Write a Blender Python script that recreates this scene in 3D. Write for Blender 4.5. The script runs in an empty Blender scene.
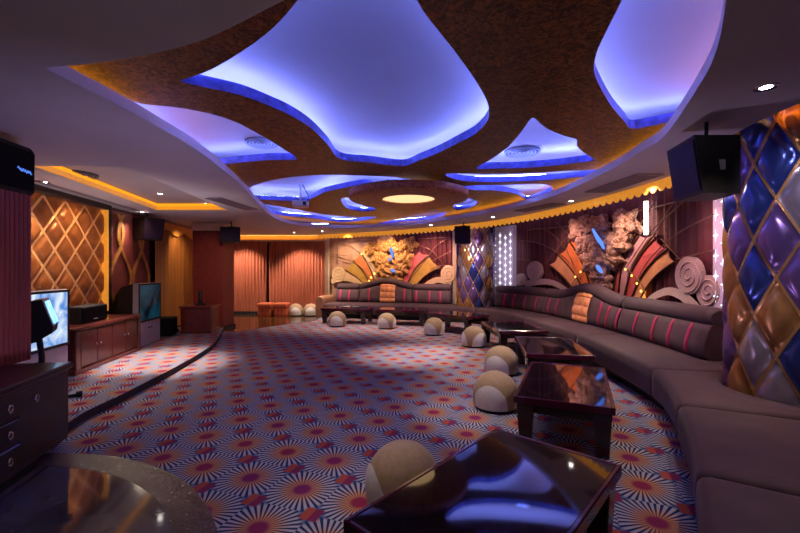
import bpy, bmesh, math, random
from mathutils import Vector, noise as mnoise
random.seed(7)
S = bpy.context.scene
COL = S.collection
PI = math.pi
F, HZ, CAM = 400.0, 270.0, 1.4          # focal length (px), horizon row, eye height

def P(px, py, z):                        # point at height z seen at a photo pixel
    d = F * (z - CAM) / (HZ - py)
    return ((px - 400) / F * d, d)
def PD(px, py, d):                       # point at distance d
    return Vector(((px - 400) / F * d, d, CAM + (HZ - py) * d / F))

# ------------------------------------------------------------------ materials
def new_mat(name):
    m = bpy.data.materials.new(name); m.use_nodes = True
    nt = m.node_tree
    return m, nt, nt.nodes['Principled BSDF']
def setp(b, **k):
    for n, v in k.items():
        n = n.replace('_', ' ')
        if n in b.inputs: b.inputs[n].default_value = v
def c4(c): return (c[0], c[1], c[2], 1)
def mat(name, col, rough=.5, metal=0, var=.25, scale=8, bump=0, emit=None, estr=0, coat=0, stretch=None, spec=.5, sheen=0):
    m, nt, b = new_mat(name)
    N, L = nt.nodes, nt.links
    tc = N.new('ShaderNodeTexCoord'); mp = N.new('ShaderNodeMapping')
    if stretch: mp.inputs['Scale'].default_value = stretch
    L.new(tc.outputs['Object'], mp.inputs['Vector'])
    nz = N.new('ShaderNodeTexNoise'); nz.inputs['Scale'].default_value = scale; nz.inputs['Detail'].default_value = 4
    L.new(mp.outputs[0], nz.inputs['Vector'])
    r = N.new('ShaderNodeValToRGB')
    r.color_ramp.elements[0].position = .3; r.color_ramp.elements[1].position = .7
    r.color_ramp.elements[0].color = c4([x * (1 - var) for x in col])
    r.color_ramp.elements[1].color = c4([min(1, x * (1 + var)) for x in col])
    L.new(nz.outputs[0], r.inputs[0]); L.new(r.outputs[0], b.inputs['Base Color'])
    setp(b, Roughness=rough, Metallic=metal, Coat_Weight=coat, Coat_Roughness=.06, Specular_IOR_Level=spec)
    if sheen: setp(b, Sheen_Weight=sheen, Sheen_Roughness=.4)
    if emit: setp(b, Emission_Color=c4(emit), Emission_Strength=estr)
    if bump:
        bp = N.new('ShaderNodeBump'); bp.inputs['Strength'].default_value = bump; bp.inputs['Distance'].default_value = .01
        L.new(nz.outputs[0], bp.inputs['Height']); L.new(bp.outputs[0], b.inputs['Normal'])
    return m
def emis(name, col, s):
    m = bpy.data.materials.new(name); m.use_nodes = True
    nt = m.node_tree; nt.nodes.clear()
    e = nt.nodes.new('ShaderNodeEmission'); o = nt.nodes.new('ShaderNodeOutputMaterial')
    e.inputs[0].default_value = c4(col); e.inputs[1].default_value = s
    nt.links.new(e.outputs[0], o.inputs[0]); return m
def mathn(nt, op, a, b=None, c=None):
    n = nt.nodes.new('ShaderNodeMath'); n.operation = op
    for i, v in enumerate((a, b, c)):
        if v is None: continue
        if isinstance(v, (int, float)): n.inputs[i].default_value = v
        else: nt.links.new(v, n.inputs[i])
    return n.outputs[0]
def mixc(nt, f, a, b):
    n = nt.nodes.new('ShaderNodeMix'); n.data_type = 'RGBA'
    if isinstance(f, (int, float)): n.inputs[0].default_value = f
    else: nt.links.new(f, n.inputs[0])
    for i, v in ((6, a), (7, b)):
        if isinstance(v, tuple): n.inputs[i].default_value = c4(v)
        else: nt.links.new(v, n.inputs[i])
    return n.outputs[2]

def carpet_mat():
    m, nt, b = new_mat('starburst_carpet'); L = nt.links
    g = nt.nodes.new('ShaderNodeNewGeometry'); sp = nt.nodes.new('ShaderNodeSeparateXYZ')
    L.new(g.outputs['Position'], sp.inputs[0])
    M = lambda *a: mathn(nt, *a)
    x = M('ADD', sp.outputs[0], 1.007); y = M('SUBTRACT', sp.outputs[1], 2.697)
    a = math.radians(-20.6); ca, sa = math.cos(a) / .408, math.sin(a) / .408
    u = M('ADD', M('MULTIPLY', x, ca), M('MULTIPLY', y, sa))
    v = M('ADD', M('MULTIPLY', x, -sa), M('MULTIPLY', y, ca))
    iu = M('ROUND', u); iv = M('ROUND', v)
    lu = M('SUBTRACT', u, iu); lv = M('SUBTRACT', v, iv)
    r = M('SQRT', M('ADD', M('MULTIPLY', lu, lu), M('MULTIPLY', lv, lv)))
    th = M('ARCTAN2', lv, lu)
    ray = M('MULTIPLY', M('ADD', M('SINE', M('MULTIPLY', th, 34.0)), 1.0), .5)
    def ss(v, lo, hi):
        n = nt.nodes.new('ShaderNodeMapRange'); n.interpolation_type = 'SMOOTHSTEP'
        L.new(v, n.inputs[0]); n.inputs[1].default_value = lo; n.inputs[2].default_value = hi
        return n.outputs[0]
    # star to star variation
    wn = nt.nodes.new('ShaderNodeTexWhiteNoise'); wn.noise_dimensions = '2D'
    cb = nt.nodes.new('ShaderNodeCombineXYZ'); L.new(iu, cb.inputs[0]); L.new(iv, cb.inputs[1]); L.new(cb.outputs[0], wn.inputs['Vector'])
    rnd = wn.outputs['Value']
    raymask = ss(ray, .30, .55)
    cream = mixc(nt, ss(r, .17, .44), (.95, .46, .16), (.60, .55, .58))
    navy = mixc(nt, ss(r, .2, .5), (.08, .025, .07), (.008, .035, .15))
    # gaps between stars turn mid blue
    base = mixc(nt, raymask, navy, cream)
    base = mixc(nt, M('MULTIPLY', ss(r, .5, .6), .75), base, (.02, .09, .27))
    glow = mixc(nt, rnd, (.74, .26, .08), (.52, .15, .14))
    base = mixc(nt, M('MULTIPLY', M('SUBTRACT', 1.0, ss(r, .13, .31)), .62), base, glow)
    core = mixc(nt, rnd, (.42, .03, .075), (.28, .025, .14))
    base = mixc(nt, M('SUBTRACT', 1.0, ss(r, .10, .18)), base, core)
    # small plum lozenges on the cell corners
    cu = M('SUBTRACT', .5, M('ABSOLUTE', lu)); cv = M('SUBTRACT', .5, M('ABSOLUTE', lv))
    box = M('MAXIMUM', cu, cv)
    loz = mixc(nt, ss(lu, -.5, .5), (.30, .03, .10), (.55, .10, .05))
    base = mixc(nt, M('SUBTRACT', 1.0, ss(box, .125, .15)), base, loz)
    nz = nt.nodes.new('ShaderNodeTexNoise'); nz.inputs['Scale'].default_value = 260; L.new(g.outputs['Position'], nz.inputs['Vector'])
    base = mixc(nt, M('MULTIPLY', nz.outputs[0], .6), base, (.012, .016, .05))
    L.new(base, b.inputs['Base Color'])
    bp = nt.nodes.new('ShaderNodeBump'); bp.inputs['Strength'].default_value = .5; bp.inputs['Distance'].default_value = .006
    L.new(nz.outputs[0], bp.inputs['Height']); L.new(bp.outputs[0], b.inputs['Normal'])
    setp(b, Roughness=.95, Specular_IOR_Level=.1)
    return m

def mottled(name, dark, light, scale, rough, metal, lo=.45, hi=.58):
    m, nt, b = new_mat(name); L = nt.links
    g = nt.nodes.new('ShaderNodeNewGeometry')
    n1 = nt.nodes.new('ShaderNodeTexNoise'); n1.inputs['Scale'].default_value = scale; n1.inputs['Detail'].default_value = 6; n1.inputs['Distortion'].default_value = 1.6
    L.new(g.outputs['Position'], n1.inputs['Vector'])
    r = nt.nodes.new('ShaderNodeValToRGB'); e = r.color_ramp.elements
    e[0].position = lo; e[1].position = hi; e[0].color = c4(dark); e[1].color = c4(light)
    L.new(n1.outputs[0], r.inputs[0]); L.new(r.outputs[0], b.inputs['Base Color'])
    bp = nt.nodes.new('ShaderNodeBump'); bp.inputs['Strength'].default_value = .3; bp.inputs['Distance'].default_value = .01
    L.new(n1.outputs[0], bp.inputs['Height']); L.new(bp.outputs[0], b.inputs['Normal'])
    setp(b, Roughness=rough, Metallic=metal, Specular_IOR_Level=.35)
    return m
def screen_mat(name, a, bcol, s, scale):
    m = bpy.data.materials.new(name); m.use_nodes = True
    nt = m.node_tree; nt.nodes.clear(); L = nt.links
    tc = nt.nodes.new('ShaderNodeTexCoord'); nz = nt.nodes.new('ShaderNodeTexNoise')
    nz.inputs['Scale'].default_value = scale; nz.inputs['Detail'].default_value = 5; nz.inputs['Distortion'].default_value = .8
    L.new(tc.outputs['Object'], nz.inputs['Vector'])
    r = nt.nodes.new('ShaderNodeValToRGB'); el = r.color_ramp.elements
    el[0].position = .36; el[1].position = .62; el[0].color = c4(a); el[1].color = c4(bcol)
    L.new(nz.outputs[0], r.inputs[0])
    e = nt.nodes.new('ShaderNodeEmission'); e.inputs[1].default_value = s; L.new(r.outputs[0], e.inputs[0])
    gl = nt.nodes.new('ShaderNodeBsdfGlossy'); gl.inputs['Roughness'].default_value = .15; gl.inputs[0].default_value = (.05, .05, .05, 1)
    ad = nt.nodes.new('ShaderNodeAddShader'); o = nt.nodes.new('ShaderNodeOutputMaterial')
    L.new(e.outputs[0], ad.inputs[0]); L.new(gl.outputs[0], ad.inputs[1]); L.new(ad.outputs[0], o.inputs[0])
    return m

M = {}
M['carpet'] = carpet_mat()
M['bronze'] = mottled('mottled_bronze_paper', (.042, .015, .008), (.26, .10, .028), 22, .42, .2, .40, .64)
M['fascia'] = mat('blue_lit_edge', (.075, .085, .42), .35, .1, .45, 14)  # blue LED light on the cut edges painted into their colour
M['disc'] = mottled('rosy_bronze', (.20, .06, .03), (.46, .18, .09), 30, .45, .2)
M['plaster'] = mat('white_plaster', (.56, .53, .57), .75, 0, .04, 3)
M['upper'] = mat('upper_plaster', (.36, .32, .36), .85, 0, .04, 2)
M['plum_wall'] = mat('plum_wall', (.10, .025, .035), .6, 0, .2, 5)
M['dark_wall'] = mat('dark_wall', (.05, .025, .03), .7, 0, .2, 5)
M['gold_leather'] = mat('gold_leather', (.34, .115, .030), .32, .35, .3, 6, bump=.05)
M['gold_seam'] = mat('bright_gold_piping', (.95, .50, .20), .3, .3, .15, 20)
M['amber_trim'] = mat('amber_gilt_trim', (.80, .34, .04), .4, .3, .3, 18, emit=(1, .40, .04), estr=.5)  # emission stands in for cove light coming through the trim
M['black'] = mat('black_plastic', (.008, .0075, .009), .5, 0, .3, 30, spec=.3)
M['black_cloth'] = mat('black_grille_cloth', (.005, .0045, .006), .85, 0, .4, 120, spec=.1)
M['blackwood'] = mat('black_brown_wood', (.014, .006, .007), .28, 0, .4, 5, stretch=(1, 1, 8), coat=.4)
M['redwood'] = mat('red_mahogany', (.115, .018, .013), .3, 0, .45, 6, stretch=(2, 2, 12), coat=.5)
M['redwood_dark'] = mat('red_mahogany_door', (.085, .014, .012), .3, 0, .4, 6, stretch=(2, 2, 12), coat=.5)
M['flute'] = mat('wine_fluted_wood', (.27, .040, .030), .42, 0, .3, 6, stretch=(1, 1, .2))
M['chrome'] = mat('chrome', (.75, .75, .78), .15, 1, .05, 10)
M['silver'] = mat('silver_plastic', (.46, .45, .50), .4, .3, .08, 10)
M['greyp'] = mat('grey_plastic', (.20, .19, .22), .45, .1, .1, 10)
M['velvet'] = mat('plum_velvet', (.072, .027, .036), .75, 0, .22, 5, bump=.08, sheen=.1)
M['velvet2'] = mat('plum_velvet_back', (.072, .030, .041), .75, 0, .25, 6, bump=.06, sheen=.1)
M['bolster'] = mat('dark_plum_velvet', (.062, .027, .038), .72, 0, .2, 6, sheen=.1)
M['stripe'] = mat('magenta_ribbon', (.42, .018, .085), .6, 0, .15, 10)
M['tuft'] = mat('orange_tufted_leather', (.82, .30, .13), .5, 0, .15, 8)
M['basedark'] = mat('dark_plinth', (.012, .010, .014), .6, 0, .2, 8)
M['armwood'] = mat('tan_arm_leather', (.32, .15, .08), .5, 0, .15, 8)
M['stool_tan'] = mat('tan_suede', (.36, .235, .135), .85, 0, .12, 30, bump=.15, sheen=.2)
M['stool_white'] = mat('cream_suede', (.66, .60, .56), .85, 0, .08, 30, bump=.1)
M['orange_cloth'] = mat('orange_slipcover', (.50, .10, .035), .8, 0, .15, 14, bump=.1)
M['glass'] = mat('black_glass', (.006, .006, .010), .04, 0, .5, 120, coat=.5)
M['table_rim'] = mat('wine_lacquer_rim', (.085, .007, .028), .2, 0, .2, 8, coat=.6)
M['table_leg'] = mat('black_lacquer_leg', (.020, .007, .010), .25, 0, .3, 8, coat=.4)
M['marble'] = mat('grey_polished_marble', (.060, .050, .046), .07, 0, .45, 3, coat=.3)
M['granite'] = mottled('brown_granite', (.050, .028, .026), (.085, .052, .048), 90, .14, 0)
M['woodfloor'] = mat('dark_glossy_floor', (.075, .035, .014), .12, 0, .4, 5, stretch=(1, 6, 1), coat=.3)
M['riser'] = mat('shaded_step_riser', (.02, .012, .018), .8, 0, .3, 20)  # shadow along the step painted as a dark riser colour
M['curtain'] = mat('salmon_curtain', (.46, .13, .065), .8, 0, .12, 4, stretch=(1, 1, .2))
M['curtain_gold'] = mat('brown_gold_curtain', (.36, .14, .025), .65, 0, .25, 4, stretch=(1, 1, .1))
M['drape'] = mat('maroon_drape', (.085, .007, .016), .6, 0, .35, 5, stretch=(1, 1, .1), sheen=.2)
M['drape_tan'] = mat('rose_tan_panel', (.40, .22, .16), .6, 0, .2, 5)
M['brickred'] = mottled('red_mosaic', (.13, .015, .015), (.27, .045, .03), 55, .5, 0)
M['cream_cap'] = mat('cream_cap', (.62, .48, .36), .6, 0, .1, 6)
M['scroll'] = mat('tan_plaster_scroll', (.46, .33, .31), .7, 0, .15, 40, bump=.2)
M['scroll_gold'] = mat('cream_gold_scroll', (.62, .42, .25), .65, 0, .15, 40, bump=.2)
M['carve'] = mottled('carved_plaster', (.26, .13, .10), (.62, .40, .32), 22, .65, 0)
M['carve_gold'] = mottled('carved_gilt', (.28, .11, .03), (.66, .36, .14), 22, .55, 0)
M['rib'] = mat('dark_bronze_rib', (.13, .055, .035), .4, .4, .2, 10)
M['leadline'] = mat('bronze_lead_line', (.24, .13, .09), .4, .5, .15, 10)
M['bladeA'] = mat('orange_blade', (.72, .20, .05), .5, 0, .2, 5)
M['bladeB'] = mat('peach_blade', (.70, .33, .16), .5, 0, .15, 5)
M['bladeC'] = mat('rose_blade', (.55, .10, .11), .5, 0, .15, 5)
M['bladeD'] = mat('lilac_pink_blade', (.58, .30, .34), .5, 0, .15, 5)
M['bladeE'] = mat('olive_gold_blade', (.42, .24, .05), .5, 0, .2, 5)
M['bladeF'] = mat('brown_orange_blade', (.45, .13, .04), .5, 0, .2, 5)
M['bladeG'] = mat('cream_blade', (.62, .42, .28), .5, 0, .15, 5)
M['starpanel'] = mat('lilac_perforated_panel', (.60, .50, .66), .6, 0, .25, 60, emit=(.46, .34, .50), estr=.10)  # faint emission stands in for light missing on the panel face
M['star'] = emis('star_light', (.80, .85, 1.0), 2.2)
M['dq_purple'] = mat('purple_metal_leather', (.19, .10, .29), .26, .6, .25, 5)
M['dq_blue'] = mat('blue_metal_leather', (.04, .06, .27), .22, .6, .25, 5)
M['dq_silver'] = mat('silver_metal_leather', (.36, .29, .34), .26, .6, .15, 5)
M['dq_gold'] = mat('gold_metal_leather', (.44, .20, .075), .26, .6, .2, 5)
M['led_blue'] = emis('blue_led', (.17, .24, 1.0), 92)
M['led_amber'] = emis('amber_led', (1.0, .36, .03), 13)
M['amber_band'] = emis('amber_lit_tray_side', (1.0, .33, .015), 1.3)  # LED light on the tray sides given as their own emission
M['lamp_white'] = emis('lamp_white', (1.0, .93, .85), 30)
M['lamp_warm'] = emis('lamp_warm', (1.0, .62, .30), 1.4)
M['bulb'] = emis('amber_bulb', (1.0, .45, .08), 4)
M['blue_glow'] = emis('blue_glow', (.10, .24, 1.0), 1.5)
M['blue_badge'] = emis('blue_badge', (.10, .25, 1.0), 1.3)
M['tube_white'] = emis('tube_white', (1.0, .86, .74), 9)
M['slotback'] = mat('slot_gap', (.14, .11, .12), .8, 0, .1, 10)
M['slot'] = mat('slot_blade', (.32, .27, .29), .6, 0, .1, 10)
M['vent'] = mat('grey_vent', (.14, .13, .17), .5, .3, .1, 10)
M['ventdark'] = mat('vent_gap', (.055, .05, .07), .8, 0, .1, 10)
M['tv_bright'] = screen_mat('bright_screen', (.10, .28, .75), (.75, .88, 1.0), 1.0, 5)
M['tv_dark'] = screen_mat('dim_teal_screen', (.002, .010, .020), (.015, .15, .24), .3, 2.2)
M['touch'] = screen_mat('touch_screen_glow', (.05, .35, .9), (.35, .75, 1.0), 2.2, 9)

# ------------------------------------------------------------------ mesh helpers
class MB:
    def __init__(s): s.v = []; s.f = []; s.mi = []; s.sm = []
    def face(s, idx, mi=0, smooth=False): s.f.append(tuple(idx)); s.mi.append(mi); s.sm.append(smooth)
    def add(s, vs, fs, mi=0, smooth=False):
        o = len(s.v); s.v += [tuple(v) for v in vs]
        for f in fs: s.face([i + o for i in f], mi, smooth)
    def box(s, c, d, rz=0, mi=0, bevel=0, taper=1):
        """box centred at c, size d; small chamfer on vertical and top edges when bevel"""
        hx, hy, hz = d[0] / 2, d[1] / 2, d[2] / 2
        ca, sa = math.cos(rz), math.sin(rz)
        b = min(bevel, hx * .45, hy * .45, hz * .45)
        rings = []
        def ring(ix, z, t=1):
            x, y = hx - ix, hy - ix; k = b if b else 0
            x *= t; y *= t
            if k: pts = [(-x + k, -y), (x - k, -y), (x, -y + k), (x, y - k), (x - k, y), (-x + k, y), (-x, y - k), (-x, -y + k)]
            else: pts = [(-x, -y), (x, -y), (x, y), (-x, y)]
            return [(c[0] + p[0] * ca - p[1] * sa, c[1] + p[0] * sa + p[1] * ca, c[2] + z) for p in pts]
        if b: rings = [ring(b, -hz, taper), ring(0, -hz + b, taper), ring(0, hz - b), ring(b, hz)]
        else: rings = [ring(0, -hz, taper), ring(0, hz)]
        n = len(rings[0]); vs = [p for r in rings for p in r]; fs = []
        for k in range(len(rings) - 1):
            for i in range(n): j = (i + 1) % n; fs.append((k * n + i, k * n + j, (k + 1) * n + j, (k + 1) * n + i))
        fs.append(tuple(range(n - 1, -1, -1))); fs.append(tuple((len(rings) - 1) * n + i for i in range(n)))
        s.add(vs, fs, mi); return s
    def loft(s, rings, closed=True, caps=True, mi=0, smooth=True):
        n = len(rings[0]); vs = [p for r in rings for p in r]; fs = []
        for k in range(len(rings) - 1):
            for i in range(n if closed else n - 1):
                j = (i + 1) % n; fs.append((k * n + i, k * n + j, (k + 1) * n + j, (k + 1) * n + i))
        o = len(s.v); s.v += [tuple(v) for v in vs]
        for f in fs: s.face([i + o for i in f], mi, smooth)
        if caps and closed:
            s.face([o + i for i in range(n - 1, -1, -1)], mi, False); s.face([o + (len(rings) - 1) * n + i for i in range(n)], mi, False)
        return s
    def tube(s, pts, r, n=6, closed=False, mi=0):
        pts = [Vector(p) for p in pts]; rings = []
        m = len(pts)
        for i, p in enumerate(pts):
            a = pts[(i - 1) % m] if (closed or i > 0) else p; b = pts[(i + 1) % m] if (closed or i < m - 1) else p
            t = (b - a).normalized() if (b - a).length > 1e-9 else Vector((0, 0, 1))
            up = Vector((0, 0, 1)) if abs(t.z) < .95 else Vector((1, 0, 0))
            u = t.cross(up).normalized(); w = u.cross(t)
            rr = r[i] if isinstance(r, (list, tuple)) else r
            rings.append([p + u * rr * math.cos(2 * PI * k / n) + w * rr * math.sin(2 * PI * k / n) for k in range(n)])
        if closed: rings.append(rings[0])
        s.loft(rings, True, not closed, mi); return s
    def lathe(s, c, prof, n=24, mi=0, caps=True):
        rings = [[(c[0] + r * math.cos(2 * PI * k / n), c[1] + r * math.sin(2 * PI * k / n), c[2] + z) for k in range(n)] for r, z in prof]
        s.loft(rings, True, caps, mi); return s
    def grid(s, fn, nu, nv, mi=0, smooth=True):
        o = len(s.v)
        for j in range(nv + 1):
            for i in range(nu + 1): s.v.append(tuple(fn(i / nu, j / nv)))
        for j in range(nv):
            for i in range(nu):
                a = o + j * (nu + 1) + i; s.face((a, a + 1, a + nu + 2, a + nu + 1), mi, smooth)
        return s
    def build(s, name, mats, parent=None, **props):
        me = bpy.data.meshes.new(name); me.from_pydata(s.v, [], s.f)
        if not isinstance(mats, (list, tuple)): mats = [mats]
        for m in mats: me.materials.append(m)
        for p, mi, sm in zip(me.polygons, s.mi, s.sm): p.material_index = mi; p.use_smooth = sm
        me.update()
        o = bpy.data.objects.new(name, me); COL.objects.link(o)
        if parent: o.parent = parent
        for k, v in props.items(): o[k] = v
        return o
def thing(name, label, cat, loc=(0, 0, 0), rz=0, group=None):
    o = bpy.data.objects.new(name, None); COL.objects.link(o); o.empty_display_size = .1
    o.location = loc; o.rotation_euler = (0, 0, rz); o['label'] = label; o['category'] = cat
    if group: o['group'] = group
    return o
def tag(o, label, cat, group=None):
    o['label'] = label; o['category'] = cat
    if group: o['group'] = group
    return o
def struct(mb, name, m, parent=None): return mb.build(name, m, parent, kind='structure')
def dup(root, loc, rz=0, label=None):
    r = root.copy(); COL.objects.link(r); r.location = loc; r.rotation_euler = (0, 0, rz)
    if label: r['label'] = label
    for ch in list(root.children):
        c = ch.copy(); COL.objects.link(c); c.parent = r
        for g in list(ch.children):
            d = g.copy(); COL.objects.link(d); d.parent = c
    return r
def catmull(pts, n=8, closed=False):
    pts = [Vector(p) for p in pts]; out = []; m = len(pts)
    for i in range(m if closed else m - 1):
        if closed: p0, p1, p2, p3 = pts[(i - 1) % m], pts[i], pts[(i + 1) % m], pts[(i + 2) % m]
        else: p0, p1, p2, p3 = pts[max(i - 1, 0)], pts[i], pts[i + 1], pts[min(i + 2, m - 1)]
        for k in range(n):
            t = k / n
            out.append(.5 * ((2 * p1) + (p2 - p0) * t + (2 * p0 - 5 * p1 + 4 * p2 - p3) * t * t + (3 * p1 - p0 - 3 * p2 + p3) * t ** 3))
    if not closed: out.append(pts[-1])
    return out
def offset_loop(pts, d):
    """shift a closed 2-D loop outward by d"""
    n = len(pts); A = sum(pts[i].x * pts[(i + 1) % n].y - pts[(i + 1) % n].x * pts[i].y for i in range(n))
    sg = 1 if A > 0 else -1; out = []
    for i in range(n):
        t = (pts[(i + 1) % n] - pts[i - 1]); 
        if t.length < 1e-9: out.append(pts[i].copy()); continue
        t.normalize(); out.append(Vector((pts[i].x + sg * t.y * d, pts[i].y - sg * t.x * d)))
    return out
class Path:
    def __init__(s, pts, n=14):
        s.p = catmull([(a, b) for a, b in pts], n); s.l = [0]
        for a, b in zip(s.p, s.p[1:]): s.l.append(s.l[-1] + (b - a).length)
        s.L = s.l[-1]
        s.nr = []
        for i in range(len(s.p)):
            t = (s.p[min(i + 2, len(s.p) - 1)] - s.p[max(i - 2, 0)]).normalized(); s.nr.append(Vector((t.y, -t.x)))
    def at(s, q, off=0):
        q = max(0, min(s.L, q)); lo, hi = 0, len(s.l) - 1
        while hi - lo > 1:
            m = (lo + hi) // 2
            if s.l[m] <= q: lo = m
            else: hi = m
        k = (q - s.l[lo]) / max(1e-9, s.l[hi] - s.l[lo])
        p = s.p[lo].lerp(s.p[hi], k); n = s.nr[lo].lerp(s.nr[hi], k).normalized()
        return p + n * off, n
    def s_at_px(s, px, off=0, lo=0, hi=None):
        """station where the path (shifted by off) is seen at photo column px, nearest match"""
        hi = s.L if hi is None else hi; best = None; N = 500; prev = None
        for i in range(N + 1):
            q = lo + (hi - lo) * i / N; p, _ = s.at(q, off)
            if p.y < .3: prev = None; continue
            e = 400 + F * p.x / p.y - px
            if prev is not None and prev[1] * e <= 0:
                return prev[0] + (q - prev[0]) * abs(prev[1]) / max(1e-9, abs(prev[1]) + abs(e))
            if best is None or abs(e) < best[0]: best = (abs(e), q)
            prev = (q, e)
        return best[1]
def plate(name, loops, z0, z1, mats, parent=None, side=1):
    """flat slab from 2-D loops (first = outline, rest = cut-outs)"""
    cu = bpy.data.curves.new(name, 'CURVE'); cu.dimensions = '2D'; cu.fill_mode = 'BOTH'; cu.extrude = (z1 - z0) / 2
    for lp in loops:
        sp = cu.splines.new('POLY'); sp.points.add(len(lp) - 1); sp.use_cyclic_u = True
        for q, p in zip(sp.points, lp): q.co = (p[0], p[1], 0, 1)
    tmp = bpy.data.objects.new('tmp', cu); COL.objects.link(tmp); dg = bpy.context.evaluated_depsgraph_get(); dg.update()
    me = bpy.data.meshes.new_from_object(tmp.evaluated_get(dg)); bpy.data.objects.remove(tmp); bpy.data.curves.remove(cu)
    me.name = name; me.materials.clear()
    for m in mats: me.materials.append(m)
    for v in me.vertices: v.co.z += (z0 + z1) / 2
    for p in me.polygons:
        p.use_smooth = False
        p.material_index = 0 if abs(p.normal.z) > .5 else min(side, len(mats) - 1)
    o = bpy.data.objects.new(name, me); COL.objects.link(o)
    if parent: o.parent = parent
    return o

# ------------------------------------------------------------------ room layout
def wx(y): return -4.0 - .153 * y                     # left wall line
SOFF, PL0, PL1, UP = 2.5, 2.66, 2.74, 2.90            # soffit, petal panel bottom/top, upper ceiling
SEAT = Path([(.45, .45), (.80, 1.0), (1.11, 1.47), (1.42, 1.91), (1.76, 2.43), (2.05, 2.95), (2.36, 3.55), (2.55, 4.15), (2.66, 5.16), (2.70, 6.2), (2.67, 7.2), (2.54, 8.45), (2.27, 9.65), (1.95, 10.25), (1.45, 10.65), (.5, 11.0), (-.5, 11.25), (-2.25, 11.65)])
WALL = Path([(3.0, -1.6), (3.5, 0), (3.95, 1.6), (4.15, 3.0), (4.0, 4.0), (4.0, 4.6), (4.12, 5.5), (4.25, 6.6), (4.15, 7.8), (3.80, 9.1), (3.32, 10.25), (2.95, 11.1), (2.45, 11.7), (1.65, 12.02), (0, 12.45), (-2.5, 12.95)])
EDGE = [(-2.5, 12.45), (-1.2, 11.75), (0, 11.0), (1.28, 9.85), (2.04, 8.98), (2.68, 7.5), (3.03, 6.07), (3.17, 4.9), (3.06, 4.2), (2.78, 3.49), (2.66, 3.0), (2.62, 2.4), (2.5, 1.2), (2.2, -.2), (1.9, -1.6)]
EDGEC = catmull(EDGE, 10)
COL1, COL2, CR = Vector((3.27, 3.22)), Vector((2.08, 11.0)), .5

# floor -----------------------------------------------------------------
f = MB(); f.add([(-6.6, -1.6, 0), (4.8, -1.6, 0), (4.8, 13.4, 0), (-6.6, 13.4, 0)], [(0, 1, 2, 3)])
struct(f, 'floor', M['carpet'])
step = catmull([(-2.80, 3.25), (-2.93, 3.7), (-2.95, 4.2), (-3.0, 4.8), (-3.06, 5.5), (-3.28, 6.9), (-3.65, 8.1), (-3.98, 9.0), (-4.02, 9.18)], 8)
lp = [Vector((p.x, p.y)) for p in step] + [Vector((wx(9.2) + .0, 9.18)), Vector((wx(3.2), 3.2))]
o = plate('floor', [lp], .0, .08, [M['carpet'], M['riser']]); o['kind'] = 'structure'
mc = Vector((-2.6, 1.15))
def circ(r, n=96): return [Vector((mc.x + r * math.cos(2 * PI * k / n), mc.y + r * math.sin(2 * PI * k / n))) for k in range(n)]
o = plate('floor', [circ(1.9), circ(1.7)], .0, .006, [M['granite']]); o['kind'] = 'structure'
o = plate('floor', [circ(1.7)], .0, .005, [M['marble']]); o['kind'] = 'structure'
wf = [Vector(p) for p in [(-4.03, 9.2), (-3.7, 9.05)]] + [Vector((p.x, p.y)) for p in catmull([(-3.62, 9.1), (-3.3, 9.75), (-2.8, 10.5), (-2.35, 11.1)], 6)] + [Vector((-2.35, 12.75)), Vector((-5.9, 12.75)), Vector((-5.6, 9.9)), Vector((-4.03, 9.9))]
o = plate('floor', [wf], .0, .008, [M['woodfloor']]); o['kind'] = 'structure'

# walls -----------------------------------------------------------------
w = MB(); ys = [-1.6, 4, 8.34, 12.9]
w.loft([[(wx(y) - .12, y, 0), (wx(y), y, 0), (wx(y), y, UP), (wx(y) - .12, y, UP)] for y in (-1.6, 13.0)], smooth=False)
struct(w, 'wall_left', M['plum_wall'])
w = MB(); w.box((-4.2, 12.95, UP / 2), (3.7, .1, UP)); struct(w, 'wall_back', mat('amber_wall', (.62, .33, .10), .6, 0, .1, 4))
w = MB()
w.loft([[(*WALL.at(WALL.L * i / 80, .05)[0], 0), (*WALL.at(WALL.L * i / 80, .05)[0], UP), (*WALL.at(WALL.L * i / 80, .13)[0], UP), (*WALL.at(WALL.L * i / 80, .13)[0], 0)] for i in range(81)], smooth=False)
struct(w, 'wall_right', M['dark_wall'])

# soffit ------------------------------------------------------------------
RIM_PX = [(45, 68), (80, 86), (120, 106), (160, 128), (200, 152), (235, 180), (258, 203), (275, 218), (300, 225.5), (340, 228), (400, 226), (440, 221), (494, 212), (550, 197), (606, 172), (640, 152), (665, 135), (700, 84), (717, 48), (726, 0)]
rim = [Vector(P(x, y, SOFF)) for x, y in RIM_PX]
side_a = catmull(rim, 8)
near = catmull([rim[-1], (1.0, 1.2), (.35, 1.25), (-.1, 1.42), (-.47, 1.63), (-.98, 1.93), (-1.5, 2.10), rim[0]], 8)
RIM = [Vector((p.x, p.y)) for p in side_a] + [Vector((p.x, p.y)) for p in near[1:-1]]
tray = [Vector(P(x, y, SOFF)) for x, y in [(30, 166), (126, 167), (228, 210.5), (157, 210.5)]]
outl = [Vector((wx(-1.6), -1.6)), Vector((wx(12.9), 12.9)), Vector((-2.5, 12.9))] + [Vector((p.x, p.y)) for p in EDGEC]
o = plate('ceiling', [outl, RIM, tray], SOFF, SOFF + .08, [M['plaster']]); o['kind'] = 'structure'
o = plate('ceiling', [[Vector((-6.6, -1.6)), Vector((4.8, -1.6)), Vector((4.8, 13.4)), Vector((-6.6, 13.4))]], UP, UP + .05, [M['upper']]); o['kind'] = 'structure'
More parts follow.
